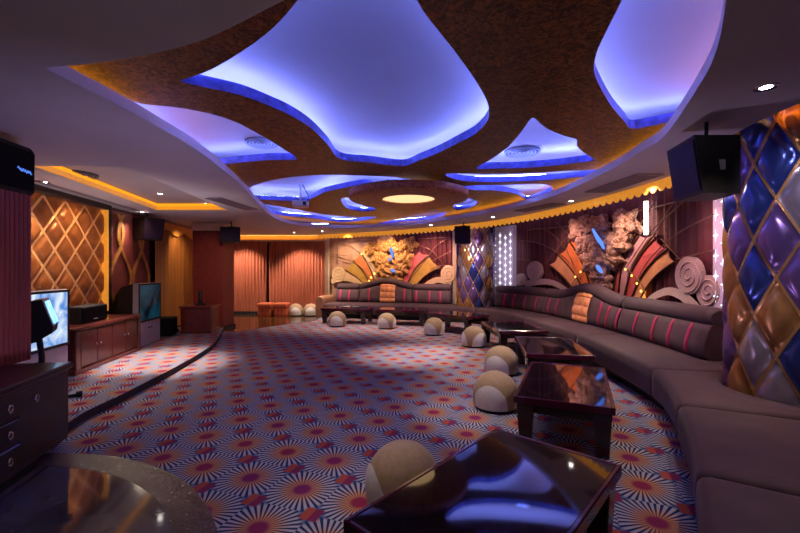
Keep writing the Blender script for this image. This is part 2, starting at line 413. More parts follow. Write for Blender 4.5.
# recessed tray over the television side
tr = thing('ceiling_tray', 'recessed rectangular ceiling tray with sides glowing as if lit amber above the televisions', 'ceiling tray')
big = offset_loop(tray, .12)
o = plate('tray_top', [[Vector((p.x, p.y)) for p in big]], SOFF + .14, SOFF + .16, [M['upper']], tr)
b = MB()
for i in range(4):
    p, q = tray[i], tray[(i + 1) % 4]
    b.add([(p.x, p.y, SOFF + .012), (q.x, q.y, SOFF + .012), (q.x, q.y, SOFF + .13), (p.x, p.y, SOFF + .13)], [(0, 1, 2, 3)])
b.build('amber_lit_fascia', M['amber_band'], tr)

# petal panel ---------------------------------------------------------------
def Z(pts, ox, oy, sc): return [(ox + x / sc, oy + y / sc) for x, y in pts]
HOLES = [
  # big central petal
  [(181, 81), (200, 86), (240, 95), (270, 106), (292, 116), (312, 129), (328, 145), (340, 159), (370, 162.5), (402, 166), (420, 160), (440, 152), (460, 142), (475, 134), (486, 123), (489, 113), (485, 97), (465, 65), (438, 30), (417, 0), (400, -60), (360, -75), (325, -40), (298, 0), (265, 35), (220, 65), (195, 76)],
  # right petal
  [(622, 0), (608, 28), (597, 52), (594, 70), (600, 87), (612, 107), (624, 121), (631, 128.5), (650, 126), (676, 121), (740, 112), (775, 60), (800, 0), (790, -80), (700, -110), (650, -60)],
  # left lens under the curved arm
  [(118, 103), (150, 105), (180, 108), (215, 115), (240, 124), (262, 136), (280, 147), (297, 159), (270, 160), (240, 162.5), (217, 165), (190, 165), (160, 140)],
  # small right petal
  [(532, 118), (541, 124), (550, 130), (565, 136), (577, 140), (577, 146), (584, 153), (594, 160), (575, 163), (555, 165.5), (520, 168), (495, 168.5), (476, 168.5), (492, 159), (508, 147), (522, 131)],
  # long thin slot
  [(446, 174), (480, 174), (520, 173.2), (560, 171.5), (601, 169), (617, 168), (612, 172.5), (601, 175), (560, 179), (520, 181.5), (485, 182), (458, 180)],
  # slender crescent right of the medallion
  [(462, 186.5), (480, 185.4), (505, 185), (530, 184), (548, 185), (552, 191), (536, 198), (527, 200.5), (523, 198), (517, 194.5), (505, 191.5), (490, 190), (474, 190)],
  # swirl left, around the projector
  [(250, 188), (258, 184.5), (269, 181), (290, 177.2), (323, 175), (354, 175.6), (376, 176.2), (405, 178.5), (428, 183), (420, 189), (395, 190), (378, 188), (366, 184.8), (354, 186), (343, 188), (324, 192.5), (312, 198.5), (302, 201.5), (282, 200.5), (258, 199.5), (240, 197)],
  # lower left slot
  [(263, 205), (282, 207), (296, 209.4), (315, 213), (332, 215.4), (350, 216.5), (376, 217), (366, 219.8), (352, 221.8), (337, 222), (322, 219.5), (308, 217.5), (284, 215.8), (268, 211.5)],
  # sliver left of the medallion
  [(341, 199.8), (346, 197.8), (352, 198.5), (358, 203), (366, 206.5), (376, 209), (366, 211.5), (351, 209.6), (344, 205.5)],
  # sliver right of the medallion
  [(456, 197), (474, 200), (477, 203.5), (470, 207.5), (455, 209.5)],
  # far openings next to the soffit
  [(294, 220.5), (310, 221.2), (326, 223), (332, 225.3), (333, 226.3), (305, 226.6), (289, 224.6)],
  [(378, 223.5), (394, 220), (411, 215.5), (432, 212.5), (446, 212.8), (440, 216.8), (425, 220), (400, 222.3), (383, 224)],
]
cp = thing('ceiling_panel', 'mottled bronze petal-shaped ceiling panel with blue lit cut-outs over the lounge', 'ceiling panel')
holes = [[Vector((p.x, p.y)) for p in catmull([P(x, y, PL0) for x, y in h], 4, True)] for h in HOLES]
# outline: the soffit opening pushed outward, hidden above the soffit
po = [Vector((p[0], p[1])) for p in catmull([(-2.75, 1.5), (-2.9, 3), (-2.9, 5), (-3.1, 7), (-3.6, 9.2), (-3.4, 11.3), (-2.5, 12.1), (-1.0, 11.45), (.15, 10.75), (1.1, 9.85), (1.8, 8.95), (2.4, 7.7), (2.88, 6.2), (3.0, 4.6), (2.88, 3.2), (2.45, 1.7), (1.6, .2), (0, -.2), (-1.7, .5)], 8, True)]
plate('petal_sheet', [po] + holes, PL0, PL1, [M['bronze'], M['fascia']], cp)
for h in holes:
    off = offset_loop(h, .15)
    led = MB(); led.tube([(p.x, p.y, PL1 + .018) for p in off], .010, 5, True)
    led.build('blue_light_strip', M['led_blue'], cp)
led = MB(); rr = offset_loop(RIM, .28); led.tube([(p.x, p.y, SOFF + .092) for p in rr[::3]], .010, 5, True)
led.build('amber_light_strip', M['led_amber'], cp)
# medallion
dc = Vector((.13, 6.1))
md = thing('ceiling_medallion', 'round rosy bronze ceiling medallion with a warm lit centre', 'ceiling light', (dc.x, dc.y, 2.47))
b = MB(); b.lathe((0, 0, 0), [(.40, 0), (.89, 0), (.90, .01), (.90, .10), (.89, .11), (.40, .11), (.40, 0)], 72, caps=False)
b.build('ring', M['disc'], md)
b = MB(); b.lathe((0, 0, .02), [(.02, 0), (.40, 0), (.40, .02), (.02, .02)], 48); b.build('glowing_centre', M['lamp_warm'], md)
for k in range(3):
    a = 2 * PI * k / 3; b = MB(); b.tube([(.6 * math.cos(a), .6 * math.sin(a), .11), (.6 * math.cos(a), .6 * math.sin(a), PL0 - 2.47)], .012, 6); b.build('hanging_rod', M['black'], md)

# scalloped gilt trim at the soffit edge over the murals --------------------------------
EP = Path([(p[0], p[1]) for p in EDGE[::-1]])
def scallop(s0, s1, lab):
    n = max(4, int((s1 - s0) / .14)); st = 8; mb = MB()
    top, bot, tb, bb = [], [], [], []
    for i in range(n * st + 1):
        q = s0 + (s1 - s0) * i / (n * st); k = abs(math.sin(PI * i / st))
        p, _ = EP.at(q, .012); p2, _ = EP.at(q, .03)
        mb.v += [(p.x, p.y, SOFF + .085), (p.x, p.y, SOFF - .075 - .06 * k), (p2.x, p2.y, SOFF - .075 - .06 * k), (p2.x, p2.y, SOFF + .085)]
    for i in range(n * st):
        a = i * 4
        for k in range(4): mb.face((a + k, a + (k + 1) % 4, a + 4 + (k + 1) % 4, a + 4 + k))
    t = mb.build('scalloped_trim', M['amber_trim']); tag(t, lab, 'ceiling trim')
sc2 = EP.s_at_px(474, 0, EP.L * .3)
scallop(EP.s_at_px(700, 0, 2), sc2, 'gilt scalloped fringe along the ceiling edge above the right mural')
scallop(sc2 + .02, EP.L, 'gilt scalloped fringe along the ceiling edge above the far mural')
led = MB(); led.tube([(*EP.at(EP.L * i / 90, -.08)[0], SOFF + .12) for i in range(91)], .012, 5)
tag(led.build('amber_cove_light', M['led_amber']), 'amber cove light strip lying on the outer ceiling edge above the murals', 'cove light')

# ------------------------------------------------------------------ quilted surfaces
def quilt(mb, fn, nu, nv, pick, g=8, depth=1.0, seam=.07):
    """diamonds: fn(u, v, h) -> point; u in diamond widths, v in diamond heights; pick(i, j) -> material index; seam material is 0"""
    for j in range(-1, 2 * nv + 1):
        for i in range(nu + (1 if True else 0)):
            cu = i + (.5 if j % 2 else 0); cv = j * .5
            if cu > nu + .01: continue
            o = len(mb.v); vals = []
            T = [0, seam * .5, seam] + [seam + (1 - 2 * seam) * k / g for k in range(1, g)] + [1 - seam, 1 - seam * .5, 1]
            n = len(T)
            for bq in T:
                for aq in T:
                    u = cu + (aq - bq) * .5; v = cv + (aq + bq - 1) * .5
                    m = min(aq, 1 - aq, bq, 1 - bq)
                    if m < seam: h = .25 * math.sin(PI * m / seam) if m > 0 else .12
                    else:
                        e = (1 - (2 * (aq - seam) / (1 - 2 * seam) - 1) ** 4) * (1 - (2 * (bq - seam) / (1 - 2 * seam) - 1) ** 4); h = max(0, e) ** .6
                    mb.v.append(tuple(fn(min(max(u, 0), nu), min(max(v, 0), nv), h * depth)))
            for y in range(n - 1):
                for x in range(n - 1):
                    edge = x < 2 or y < 2 or x > n - 4 or y > n - 4
                    um = cu + ((T[x] + T[x + 1]) / 2 - (T[y] + T[y + 1]) / 2) * .5; vm = cv + ((T[x] + T[x + 1]) / 2 + (T[y] + T[y + 1]) / 2 - 1) * .5
                    if um < 0 or um > nu or vm < 0 or vm > nv: continue
                    a = o + y * n + x; mb.face((a, a + 1, a + n + 1, a + n), 0 if edge else pick(i, j), True)
def quilted_column(c, z0, z1, label, ph, pal):
    t = thing('quilted_column', label, 'column', (c.x, c.y, 0), ph); mb = MB(); nu = 10; nv = (z1 - z0) / .60
    def fn(u, v, h):
        a = -2 * PI * u / nu; r = CR - .03 + .06 * h; return (r * math.cos(a), r * math.sin(a), z0 + v * .60)
    pat = {0: 2, 1: 1, 2: 2, 3: 4}
    def pick(i, j): return pal[(i * 3 + j * 5 + (i * j) % 3) % 8]
    # closed tube: leave the duplicate last column out of even rows
    quilt(mb, fn, nu, math.ceil(nv), pick, 6, seam=.035)
    mb.build('quilted_cladding', [mat('bronze_piping', (.50, .25, .09), .3, .5, .15, 20), M['dq_purple'], M['dq_blue'], M['dq_silver'], M['dq_gold']], t)
    b = MB(); b.lathe((0, 0, 0), [(CR - .06, 0.0), (CR - .06, z1)], 40); b.build('core', M['basedark'], t)
    return t
quilted_column(COL1, .14, UP - .02, 'large purple, blue and gold diamond-quilted column rising from the near right sofa', .12, [2, 1, 3, 4, 1, 2, 4, 1])
quilted_column(COL2, .14, UP - .02, 'distant diamond-quilted column standing between the two murals', .0, [1, 3, 4, 1, 3, 2, 4, 3])

# gold quilted wall panel on the left wall
gp = thing('wall_panel', 'gold diamond-quilted leather wall panel in a dark frame behind the televisions', 'wall panel')
Y0, Y1, PZ0, PZ1 = 3.6, 6.66, .72, 2.40
NU, NV = 7, 3.3
def gfn(u, v, h):
    y = Y0 + (Y1 - Y0) * u / NU; return (wx(y) + .045 + .05 * h, y, PZ0 + v * (PZ1 - PZ0) / 3.5)
mb = MB(); quilt(mb, gfn, NU, 3.5 and 4, lambda i, j: 1, 7, 1.0, .06)
# clip rows above the frame
keep = [k for k, fc in enumerate(mb.f) if sum(mb.v[i][2] for i in fc) / len(fc) <= PZ1 + .02]
mb.f = [mb.f[k] for k in keep]; mb.mi = [mb.mi[k] for k in keep]; mb.sm = [mb.sm[k] for k in keep]
mb.build('quilted_leather', [M['gold_seam'], M['gold_leather']], gp)
def wallbar(mb, y0, y1, z0, z1, d0, d1):
    mb.loft([[(wx(y) + d0, y, z0), (wx(y) + d1, y, z0), (wx(y) + d1, y, z1), (wx(y) + d0, y, z1)] for y in (y0, y1)], smooth=False)
b = MB(); wallbar(b, Y0 - .15, Y1 + .14, PZ1, PZ1 + .09, 0, .14); wallbar(b, Y0 - .15, Y1 + .14, PZ0 - .1, PZ0, 0, .12); wallbar(b, Y1 + .03, Y1 + .14, PZ0 - .1, PZ1, 0, .14); wallbar(b, Y0 - .15, Y0 - .03, PZ0 - .1, PZ1, 0, .12)
b.build('frame', M['blackwood'], gp)
b = MB(); wallbar(b, Y1 + .0, Y1 + .03, PZ0, PZ1, .05, .15); b.build('gilt_edge', M['amber_trim'], gp)

# lattice wall with crossing gold bands
lt = thing('lattice_panel', 'wine coloured wall panel with crossing curved gold bands behind the second television', 'wall panel')
b = MB(); wallbar(b, 6.82, 8.32, .1, 2.46, 0, .05); b.build('back_board', mat('wine_board', (.17, .035, .035), .5, 0, .2, 5), lt)
for y0, amp, ph in ((7.05, .22, 0), (7.33, -.22, 0), (7.82, .20, 0), (8.06, -.20, 0)):
    b = MB(); rings = []
    for i in range(25):
        z = .2 + 2.2 * i / 24; y = y0 + amp * math.cos(2 * PI * (z - .35) / 1.7 + ph)
        x = wx(y) + .06; rings.append([(x, y - .035, z), (x + .03, y - .035, z), (x + .03, y + .035, z), (x, y + .035, z)])
    b.loft(rings, smooth=False); b.build('gold_band', M['gold_seam'] if 0 else mat('antique_gold_band', (.50, .24, .06), .4, .3, .2, 8), lt)

# curtains --------------------------------------------------------------------
def pleats(p0, p1, z0, z1, n, amp, name, m, label, nrm, sub=8, rowz=6, hem=None):
    mb = MB(); p0 = Vector(p0); p1 = Vector(p1); N = n * sub
    def fn(u, v):
        k = amp * (math.sin(2 * PI * u * n) + .35 * math.sin(2 * PI * u * n * .37 + 1.3)); p = p0.lerp(p1, u)
        z = z0 + (z1 - z0) * v
        return (p.x + nrm[0] * k, p.y + nrm[1] * k, z)
    mb.grid(fn, N, rowz); return tag(mb.build(name, m), label, 'curtain')
pleats((-5.72, 12.60), (-4.22, 12.60), .10, 2.30, 15, .028, 'curtain', M['curtain'], 'salmon pleated curtain on the back wall, left of the dark gap', (0, -1))
pleats((-4.12, 12.60), (-2.38, 12.60), .10, 2.30, 18, .028, 'curtain', M['curtain'], 'salmon pleated curtain on the back wall, between the dark gap and the sofa', (0, -1))
b = MB(); b.box((-4.17, 12.72, 1.2), (.10, .06, 2.2)); struct(b, 'dark_gap_strip', M['basedark'])  # dark strip standing in for the dark gap between the curtains
b = MB(); b.box((-4.05, 12.62, .05), (3.36, .12, .09)); struct(b, 'baseboard_back', M['basedark'])
b = MB(); b.box((-4.05, 12.66, 2.325), (3.40, .22, .05)); struct(b, 'trim_2', M['cream_cap'])
pleats((wx(8.42) + .12, 8.42), (wx(12.5) + .12, 12.5), .06, 2.28, 22, .03, 'curtain', M['curtain_gold'], 'brown gold curtain along the left wall behind the red pillar', (1, .15))
# scalloped valance over the brown curtain
b = MB()
def vf(u, v):
    y = 8.42 + 4.0 * u; return (wx(y) + .18, y, 2.46 - (.22 + .05 * math.cos(u * 2 * PI * 4)) * (1 - v))
b.grid(vf, 64, 2); tag(b.build('valance', mat('amber_valance', (.62, .30, .07), .6, 0, .15, 5)), 'wavy amber valance above the brown gold curtain', 'valance')

# red mosaic pillar
t = thing('pillar', 'square red mosaic pillar with cream cap standing on the platform edge', 'pillar', (-4.42, 9.5, 0))
b = MB(); b.box((0, 0, 1.19), (.70, .62, 2.22), bevel=.01); b.build('shaft', M['brickred'], t)
b = MB(); b.box((0, 0, .04), (.76, .68, .08)); b.build('plinth', M['basedark'], t)
b = MB(); b.box((0, 0, 2.40), (.74, .66, .19), bevel=.01); b.build('cap', M['cream_cap'], t)

# ------------------------------------------------------------------ murals
def W(px, py, off):
    q = WALL.s_at_px(px, -off, WALL.L * .25); p, n = WALL.at(q, -off)
    return Vector((p.x, p.y, CAM + (HZ - py) * p.y / F))
def poly_panel(mb, pts, off, th, mi=0):
    fr = [W(x, y, off + th) for x, y in pts]; bk = [W(x, y, off + th) for x, y in pts]
    bk = []
    for v in fr:
        # push the back face toward the wall
        q = min(range(0, 401), key=lambda i: (WALL.at(WALL.L * i / 400)[0] - Vector((v.x, v.y))).length)
        n = WALL.at(WALL.L * q / 400)[1]; bk.append(Vector((v.x + n.x * th, v.y + n.y * th, v.z)))
    n = len(fr); o = len(mb.v); mb.v += [tuple(v) for v in fr] + [tuple(v) for v in bk]
    mb.face(list(range(o, o + n)), mi); mb.face(list(range(o + 2 * n - 1, o + n - 1, -1)), mi)
    for i in range(n): j = (i + 1) % n; mb.face((o + i, o + n + i, o + n + j, o + j), mi)
def blade(outer, inner, scal, m, root, off):
    (ax, ay), (bx, by) = outer; (cx, cy), (dx, dy) = inner   # a-b outer edge, c-d inner edge (c by a, d by b)
    pts = []
    mx, my = (cx + dx) / 2 - (ax + bx) / 2, (cy + dy) / 2 - (ay + by) / 2
    for k in range(9):
        u = k / 8; s_ = scal * math.sin(PI * u); pts.append((ax + (bx - ax) * u + mx * s_, ay + (by - ay) * u + my * s_))
    # gently bowed sides
    def side(p, q, bow):
        nx, ny = -(q[1] - p[1]), q[0] - p[0]
        return [(p[0] + (q[0] - p[0]) * k / 8 + nx * bow * math.sin(PI * k / 8), p[1] + (q[1] - p[1]) * k / 8 + ny * bow * math.sin(PI * k / 8)) for k in range(9)]
    bw = .05 if ax < cx else -.09
    pts += side((bx, by), (dx, dy), -bw)[1:]; pts += side((cx, cy), (ax, ay), bw)[:-1]
    mb = MB(); poly_panel(mb, pts, off, .02); mb.build('fan_blade', m, root)
    for p, q in (((ax, ay), (cx, cy)), ((bx, by), (dx, dy))):
        mb = MB(); mb.tube([W(x, y, off + .04) for x, y in side(p, q, -bw)], .016, 5); mb.build('rib', M['rib'], root)
def ell(cx, cy, rx, ry, n=28): return [(cx + rx * math.cos(2 * PI * k / n), cy + ry * math.sin(2 * PI * k / n)) for k in range(n)]
def scroll(cx, cy, rx, ry, m, root, off):
    mb = MB(); poly_panel(mb, ell(cx, cy, rx, ry), off, .05)
    # engraved spiral ridge on the face
    sp = []
    for k in range(46):
        a = k / 45 * 2 * PI * 2.2 + .6; f_ = .15 + .75 * k / 45; sp.append(W(cx + rx * f_ * math.cos(a), cy + ry * f_ * math.sin(a), off + .055))
    mb.tube(sp, .012, 5); return mb.build('scroll', m, root)
def swoosh(c, wd, m, root, off):
    """tapering plaster band following photo points c"""
    cc = catmull(c, 6); n = len(cc); L_, R_ = [], []
    for i, p in enumerate(cc):
        t = (cc[min(i + 1, n - 1)] - cc[max(i - 1, 0)]).normalized(); k = i / (n - 1); h = wd[0] + (wd[1] - wd[0]) * k
        L_.append((p.x - t.y * h, p.y + t.x * h)); R_.append((p.x + t.y * h, p.y - t.x * h))
    mb = MB(); fr = MB()
    rings = []
    for a, b_ in zip(L_, R_):
        v0, v1 = W(*a, off + .05), W(*b_, off + .05); v2, v3 = W(*b_, off), W(*a, off); rings.append([v0, v1, v2, v3])
    mb.loft(rings, smooth=False); return mb.build('scroll_arm', m, root)
def line(pts, root, off, r=.009, nm='lead_line', m=None):
    mb = MB(); mb.tube([W(p.x, p.y, off) for p in catmull(pts, 5)], r, 5); return mb.build(nm, m or M['leadline'], root)
def leafy(cx, cy, rx, ry, off, root, m, seed, dep=.13):
    """lumpy carved cluster"""
    base = W(cx, cy, off); mb = MB(); nu, nv = 40, 20
    e1 = (W(cx + 1, cy, off) - W(cx - 1, cy, off)) / 2; inn = Vector((-1, 0, 0))
    q = WALL.s_at_px(cx, -off, WALL.L * .25); n = WALL.at(q)[1]; n3 = Vector((-n.x, -n.y, 0)); up = Vector((0, 0, base.y / F))
    def fn(u, v):
        a = 2 * PI * u; ph = PI / 2 * v
        d = Vector((math.cos(a) * math.cos(ph), math.sin(a) * math.cos(ph), math.sin(ph)))
        k = 1 + .20 * math.sin(5 * a + seed) * math.cos(ph) + .30 * mnoise.noise(d * 2.6 + Vector((seed * 3.1, seed, 0))) + .22 * mnoise.noise(d * 7 + Vector((0, seed * 2.3, seed)))
        return base + e1 * (rx * 1.08 * d.x * k) + up * (ry * 1.08 * d.y * k) + n3 * (dep * d.z * k)
    mb.grid(fn, nu, nv); return mb.build('carved_foliage', m, root)
def drape(px0, px1, off, z0, z1, root, m, n, nm='backdrop_drape'):
    s0, s1 = WALL.s_at_px(px0, 0, WALL.L * .25), WALL.s_at_px(px1, 0, WALL.L * .25); mb = MB()
    def fn(u, v):
        q = s0 + (s1 - s0) * u; p, _ = WALL.at(q, -off - .03 * math.sin(2 * PI * n * u) - .012 * math.sin(2 * PI * n * .43 * u)); return (p.x, p.y, z0 + (z1 - z0) * v)
    mb.grid(fn, n * 8, 3); return mb.build(nm, m, root)

# right mural (photo crop 500,190 scale 3.478)
def A(x, y): return (500 + x / 3.478, 190 + y / 3.478)
mr = thing('wall_mural', 'large wall mural of orange and pink fan blades on maroon drapery behind the right sofa', 'mural')
drape(513, 714, .02, .35, 2.75, mr, M['drape'], 34)
for o_, i_, m in [(((170, 260), (202, 226)), ((268, 362), (292, 352)), 'bladeB'), (((202, 226), (242, 180)), ((292, 352), (316, 345)), 'bladeA'), (((242, 180), (285, 160)), ((316, 345), (340, 338)), 'bladeA'),
                  (((450, 205), (482, 158)), ((396, 350), (412, 362)), 'bladeC'), (((482, 158), (540, 152)), ((412, 362), (432, 372)), 'bladeD'), (((540, 165), (584, 205)), ((432, 372), (456, 380)), 'bladeC'), (((584, 205), (606, 250)), ((456, 380), (482, 392)), 'bladeB')]:
    blade([A(*p) for p in o_], [A(*p) for p in i_], .055, M[m], mr, .10)
scroll(*A(72, 312), 5.2, 6.2, M['scroll'], mr, .13); scroll(*A(120, 282), 7.8, 10, M['scroll'], mr, .13)
scroll(*A(655, 297), 13.5, 19, M['scroll'], mr, .13); scroll(*A(722, 352), 11.5, 16, M['scroll'], mr, .10)
swoosh([A(85, 330), A(130, 320), A(180, 322), A(225, 345), A(250, 372)], (3.5, 2), M['scroll'], mr, .12)
swoosh([A(500, 400), A(540, 368), A(590, 352), A(640, 372), A(680, 412)], (2.5, 5.5), M['scroll'], mr, .12)
swoosh([A(690, 420), A(720, 400), A(740, 420)], (3, 3), M['scroll'], mr, .10)
for pts in [[(95, 140), (95, 240)], [(95, 140), (150, 135), (215, 185), (255, 260)], [(70, 175), (150, 190), (230, 240), (280, 310)], [(60, 240), (110, 245)], [(95, 140), (250, 125)], [(195, 110), (250, 165)], [(160, 255), (215, 185), (255, 140)],
            [(745, 85), (620, 150), (520, 240), (470, 330)], [(660, 20), (590, 85), (520, 150), (440, 270)], [(540, 40), (500, 100), (450, 190)], [(600, 50), (540, 150)], [(745, 210), (610, 240)], [(560, 170), (620, 235), (640, 250)], [(470, 75), (640, 35)],
            [(240, 345), (280, 290), (330, 270)], [(430, 268), (480, 310), (505, 360), (510, 390)]]:
    line([A(*p) for p in pts], mr, .16)
for k, (x, y, rx, ry, d) in enumerate([(285, 135, 11, 11, .14), (350, 122, 10, 9, .14), (445, 118, 11, 13, .18), (415, 185, 12, 11, .20), (350, 175, 13, 12, .16), (300, 185, 8, 11, .14), (345, 250, 14, 13, .20), (395, 240, 10, 9, .18), (355, 300, 9, 8, .16), (365, 325, 7, 6, .14)]):
    leafy(*A(x, y), rx, ry, .14, mr, M['carve'], k + 1.3, d)
for pts in [[(322, 135), (338, 165), (352, 185), (362, 205)], [(335, 262), (345, 275), (355, 288)]]:
    mb = MB(); mb.tube([W(p.x, p.y, .38) for p in catmull([A(*p) for p in pts], 4)], [.012 + .026 * math.sin(PI * (i + .5) / (4 * (len(pts) - 1) + 1)) for i in range(4 * (len(pts) - 1) + 1)], 6); mb.build('glowing_figure', M['blue_glow'], mr)
for x, y in [(262, 302), (280, 285), (298, 272), (436, 276), (458, 298), (476, 325), (490, 352)]:
    mb = MB(); p = W(*A(x, y), .19); mb.lathe(p, [(.004, -.022), (.015, -.01), (.017, .004), (.008, .022)], 10); mb.build('bulb', M['bulb'], mr)
mb = MB(); poly_panel(mb, [A(452, 392), A(470, 362), A(500, 325), A(505, 360), A(508, 395)], .09, .015); mb.build('lit_panel', mat('amber_lit_panel', (.7, .3, .08), .5, 0, .2, 8, emit=(1, .35, .05), estr=1.2), mr)
p0, p1 = W(*A(508, 40), .12), W(*A(508, 155), .12)
mb = MB(); mb.tube([p0, p1], .035, 8); tag(mb.build('tube_light', M['tube_white']), 'vertical white tube light fixed to the maroon drapery of the right mural', 'light')

# far mural (photo crop 320,225 scale 5.333)
def B(x, y): return (320 + x / 5.333, 225 + y / 5.333)
mf = thing('wall_mural', 'far wall mural of olive, pink and brown fan blades above the back sofa', 'mural')
drape(329, 392, .02, .35, 2.75, mf, M['drape_tan'], 3, 'backdrop_panel'); drape(392, 453.5, .02, .35, 2.75, mf, M['drape'], 14)
for o_, i_, m in [(((108, 272), (135, 240)), ((225, 335), (248, 330)), 'bladeG'), (((135, 240), (176, 188)), ((248, 330), (272, 322)), 'bladeE'), (((176, 188), (216, 148)), ((272, 322), (296, 314)), 'bladeF'), (((216, 148), (262, 128)), ((296, 314), (320, 308)), 'bladeG'),
                  (((488, 168), (526, 138)), ((415, 312), (436, 318)), 'bladeD'), (((526, 138), (582, 158)), ((436, 318), (462, 324)), 'bladeC'), (((582, 168), (648, 226)), ((462, 324), (505, 332)), 'bladeE')]:
    blade([B(*p) for p in o_], [B(*p) for p in i_], .055, M[m], mf, .10)
scroll(*B(98, 265), 6.6, 8, M['scroll_gold'], mf, .13); scroll(*B(684, 262), 7.6, 9, M['scroll_gold'], mf, .13)
swoosh([B(60, 300), B(130, 285), B(190, 300), B(235, 335)], (2.4, 2.6), M['scroll_gold'], mf, .12)
swoosh([B(545, 338), B(590, 305), B(640, 292), B(700, 312)], (2.2, 3.4), M['scroll_gold'], mf, .12)
for pts in [[(95, 95), (95, 210)], [(60, 155), (150, 165)], [(95, 95), (160, 110), (240, 175), (300, 260)], [(150, 90), (230, 85), (330, 75)], [(60, 75), (300, 72)], [(100, 170), (200, 210), (280, 300)], [(520, 105), (600, 140), (660, 215)], [(695, 65), (620, 110), (560, 190), (480, 290)], [(695, 65), (695, 200)], [(520, 75), (695, 65)], [(715, 130), (600, 190)], [(590, 235), (650, 215), (715, 225)]]:
    line([B(*p) for p in pts], mf, .16)
for k, (x, y, rx, ry, d) in enumerate([(270, 135, 6, 6, .14), (320, 110, 7, 6, .14), (380, 110, 8, 7, .16), (430, 120, 6, 6, .16), (480, 100, 7, 6, .16), (310, 180, 6, 8, .15), (350, 200, 8, 9, .16), (410, 200, 9, 9, .16), (460, 180, 6, 8, .15), (380, 255, 10, 8, .18), (395, 290, 7, 6, .15), (330, 240, 5, 6, .14), (440, 235, 5, 6, .14)]):
    leafy(*B(x, y), rx, ry, .14, mf, M['carve_gold'], k + 4.7, d)
for pts in [[(376, 118), (382, 145), (390, 175)], [(378, 180), (372, 184), (368, 188)], [(380, 235), (388, 242), (398, 250)]]:
    mb = MB(); mb.tube([W(p.x, p.y, .36) for p in catmull([B(*p) for p in pts], 4)], [.012 + .035 * math.sin(PI * (i + .5) / 9) for i in range(9)], 6); mb.build('glowing_figure', M['blue_glow'], mf)
for x, y in [(235, 140), (222, 155), (308, 240), (290, 258), (272, 280), (262, 300)]:
    mb = MB(); p = W(*B(x, y), .19); mb.lathe(p, [(.005, -.035), (.026, -.018), (.03, .005), (.014, .035)], 10); mb.build('bulb', M['bulb'], mf)
# star panels
def star_panel(px0, px1, zt, cols, rows, label):
    t = thing('star_panel', label, 'light panel'); s0, s1 = WALL.s_at_px(px0, -.14, WALL.L * .25), WALL.s_at_px(px1, -.14, WALL.L * .25); mb = MB()
    rings = []
    for i in range(5):
        q = s0 + (s1 - s0) * i / 4; a, _ = WALL.at(q, -.14); c, _ = WALL.at(q, 0); rings.append([(a.x, a.y, .45), (a.x, a.y, zt), (c.x, c.y, zt), (c.x, c.y, .45)])
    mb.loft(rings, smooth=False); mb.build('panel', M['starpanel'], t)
    for i in range(cols):
        for j in range(rows):
            q = s0 + (s1 - s0) * (i + .5) / cols; z = .95 + (zt - 1.1) * (j + (.5 if i % 2 else 0.1)) / rows; p, n = WALL.at(q, -.150); tx = Vector((-n.y, n.x, 0)); mb = MB(); pts = []
            R = .075 if cols < 3 else .085
            for k in range(8):
                r = R if k % 2 == 0 else R * .24; a = PI * k / 4; pts.append((p.x + tx.x * r * math.cos(a) * .75, p.y + tx.y * r * math.cos(a) * .75, z + r * math.sin(a) * 1.2))
            c = len(pts); mb.add(pts + [(p.x - n.x * .004, p.y - n.y * .004, z)], [(k, (k + 1) % 8, 8) for k in range(8)]); mb.build('star_light', M['star'], t)
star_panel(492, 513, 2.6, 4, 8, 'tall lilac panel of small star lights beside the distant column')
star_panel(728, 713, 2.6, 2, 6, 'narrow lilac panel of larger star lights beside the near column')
b = MB(); s_ = WALL.s_at_px(329, -.1, WALL.L * .25); p, _ = WALL.at(s_, -.1); b.box((p.x - .05, p.y, 1.3), (.14, .14, 2.5)); struct(b, 'trim_3', M['cream_cap'])
b = MB(); s_ = WALL.s_at_px(454.5, -.1, WALL.L * .25); p, _ = WALL.at(s_, -.1); b.box((p.x, p.y, 1.3), (.10, .14, 2.5)); struct(b, 'trim_4', M['cream_cap'])

# ------------------------------------------------------------------ banquette
def depth_at(q, want):
    """seat depth, stopping short of a column"""
    k = .25
    while k < want:
        p, _ = SEAT.at(q, k)
        if min((p - COL1).length, (p - COL2).length) < CR + .05: return k - .02
        k += .02
    return want
def sweep(s0, s1, prof, name, m, parent, step=.06, label=None):
    n = max(2, int((s1 - s0) / step)); rings = []
    for i in range(n + 1):
        q = s0 + (s1 - s0) * i / n; e = min(i, n - i) / n * (s1 - s0)
        rings.append([(*SEAT.at(q, o_)[0], z) for o_, z in prof(q, e)])
    mb = MB(); mb.loft(rings); o = mb.build(name, m, parent)
    return o
def seat_prof(q, e):
    d = depth_at(q, .92); k = max(0, 1 - e / .04) * .015
    zt = .425 - k
    return [(.02, .12), (.0, .16), (-.005, .30), (.0, .385 - k), (.018, .412 - k), (.05, zt), (d * .5, zt + .004), (d, zt), (d, .12)]
def base_prof(q, e):
    d = depth_at(q, .88); return [(.10, .005), (.10, .12), (d, .12), (d, .005)]
HUMP = {}
def hump(q, c, w_, h): 
    x = (q - c) / w_; return h * math.cos(x * PI / 2) ** 2 if abs(x) < 1 else 0
def back_prof(hf, zb=.43):
    def fn(q, e):
        k = max(0, 1 - e / .05); g = .03 * k * k; h = hf(q)
        return [(.70 + g, zb), (.655 + g, zb + .05), (.66 + g, zb + .16), (.70 + g, .73), (.735 + g, .80 + h * .8), (.80, .83 + h * .9), (.92, .83 + h * .9), (.93, zb)]
    return fn
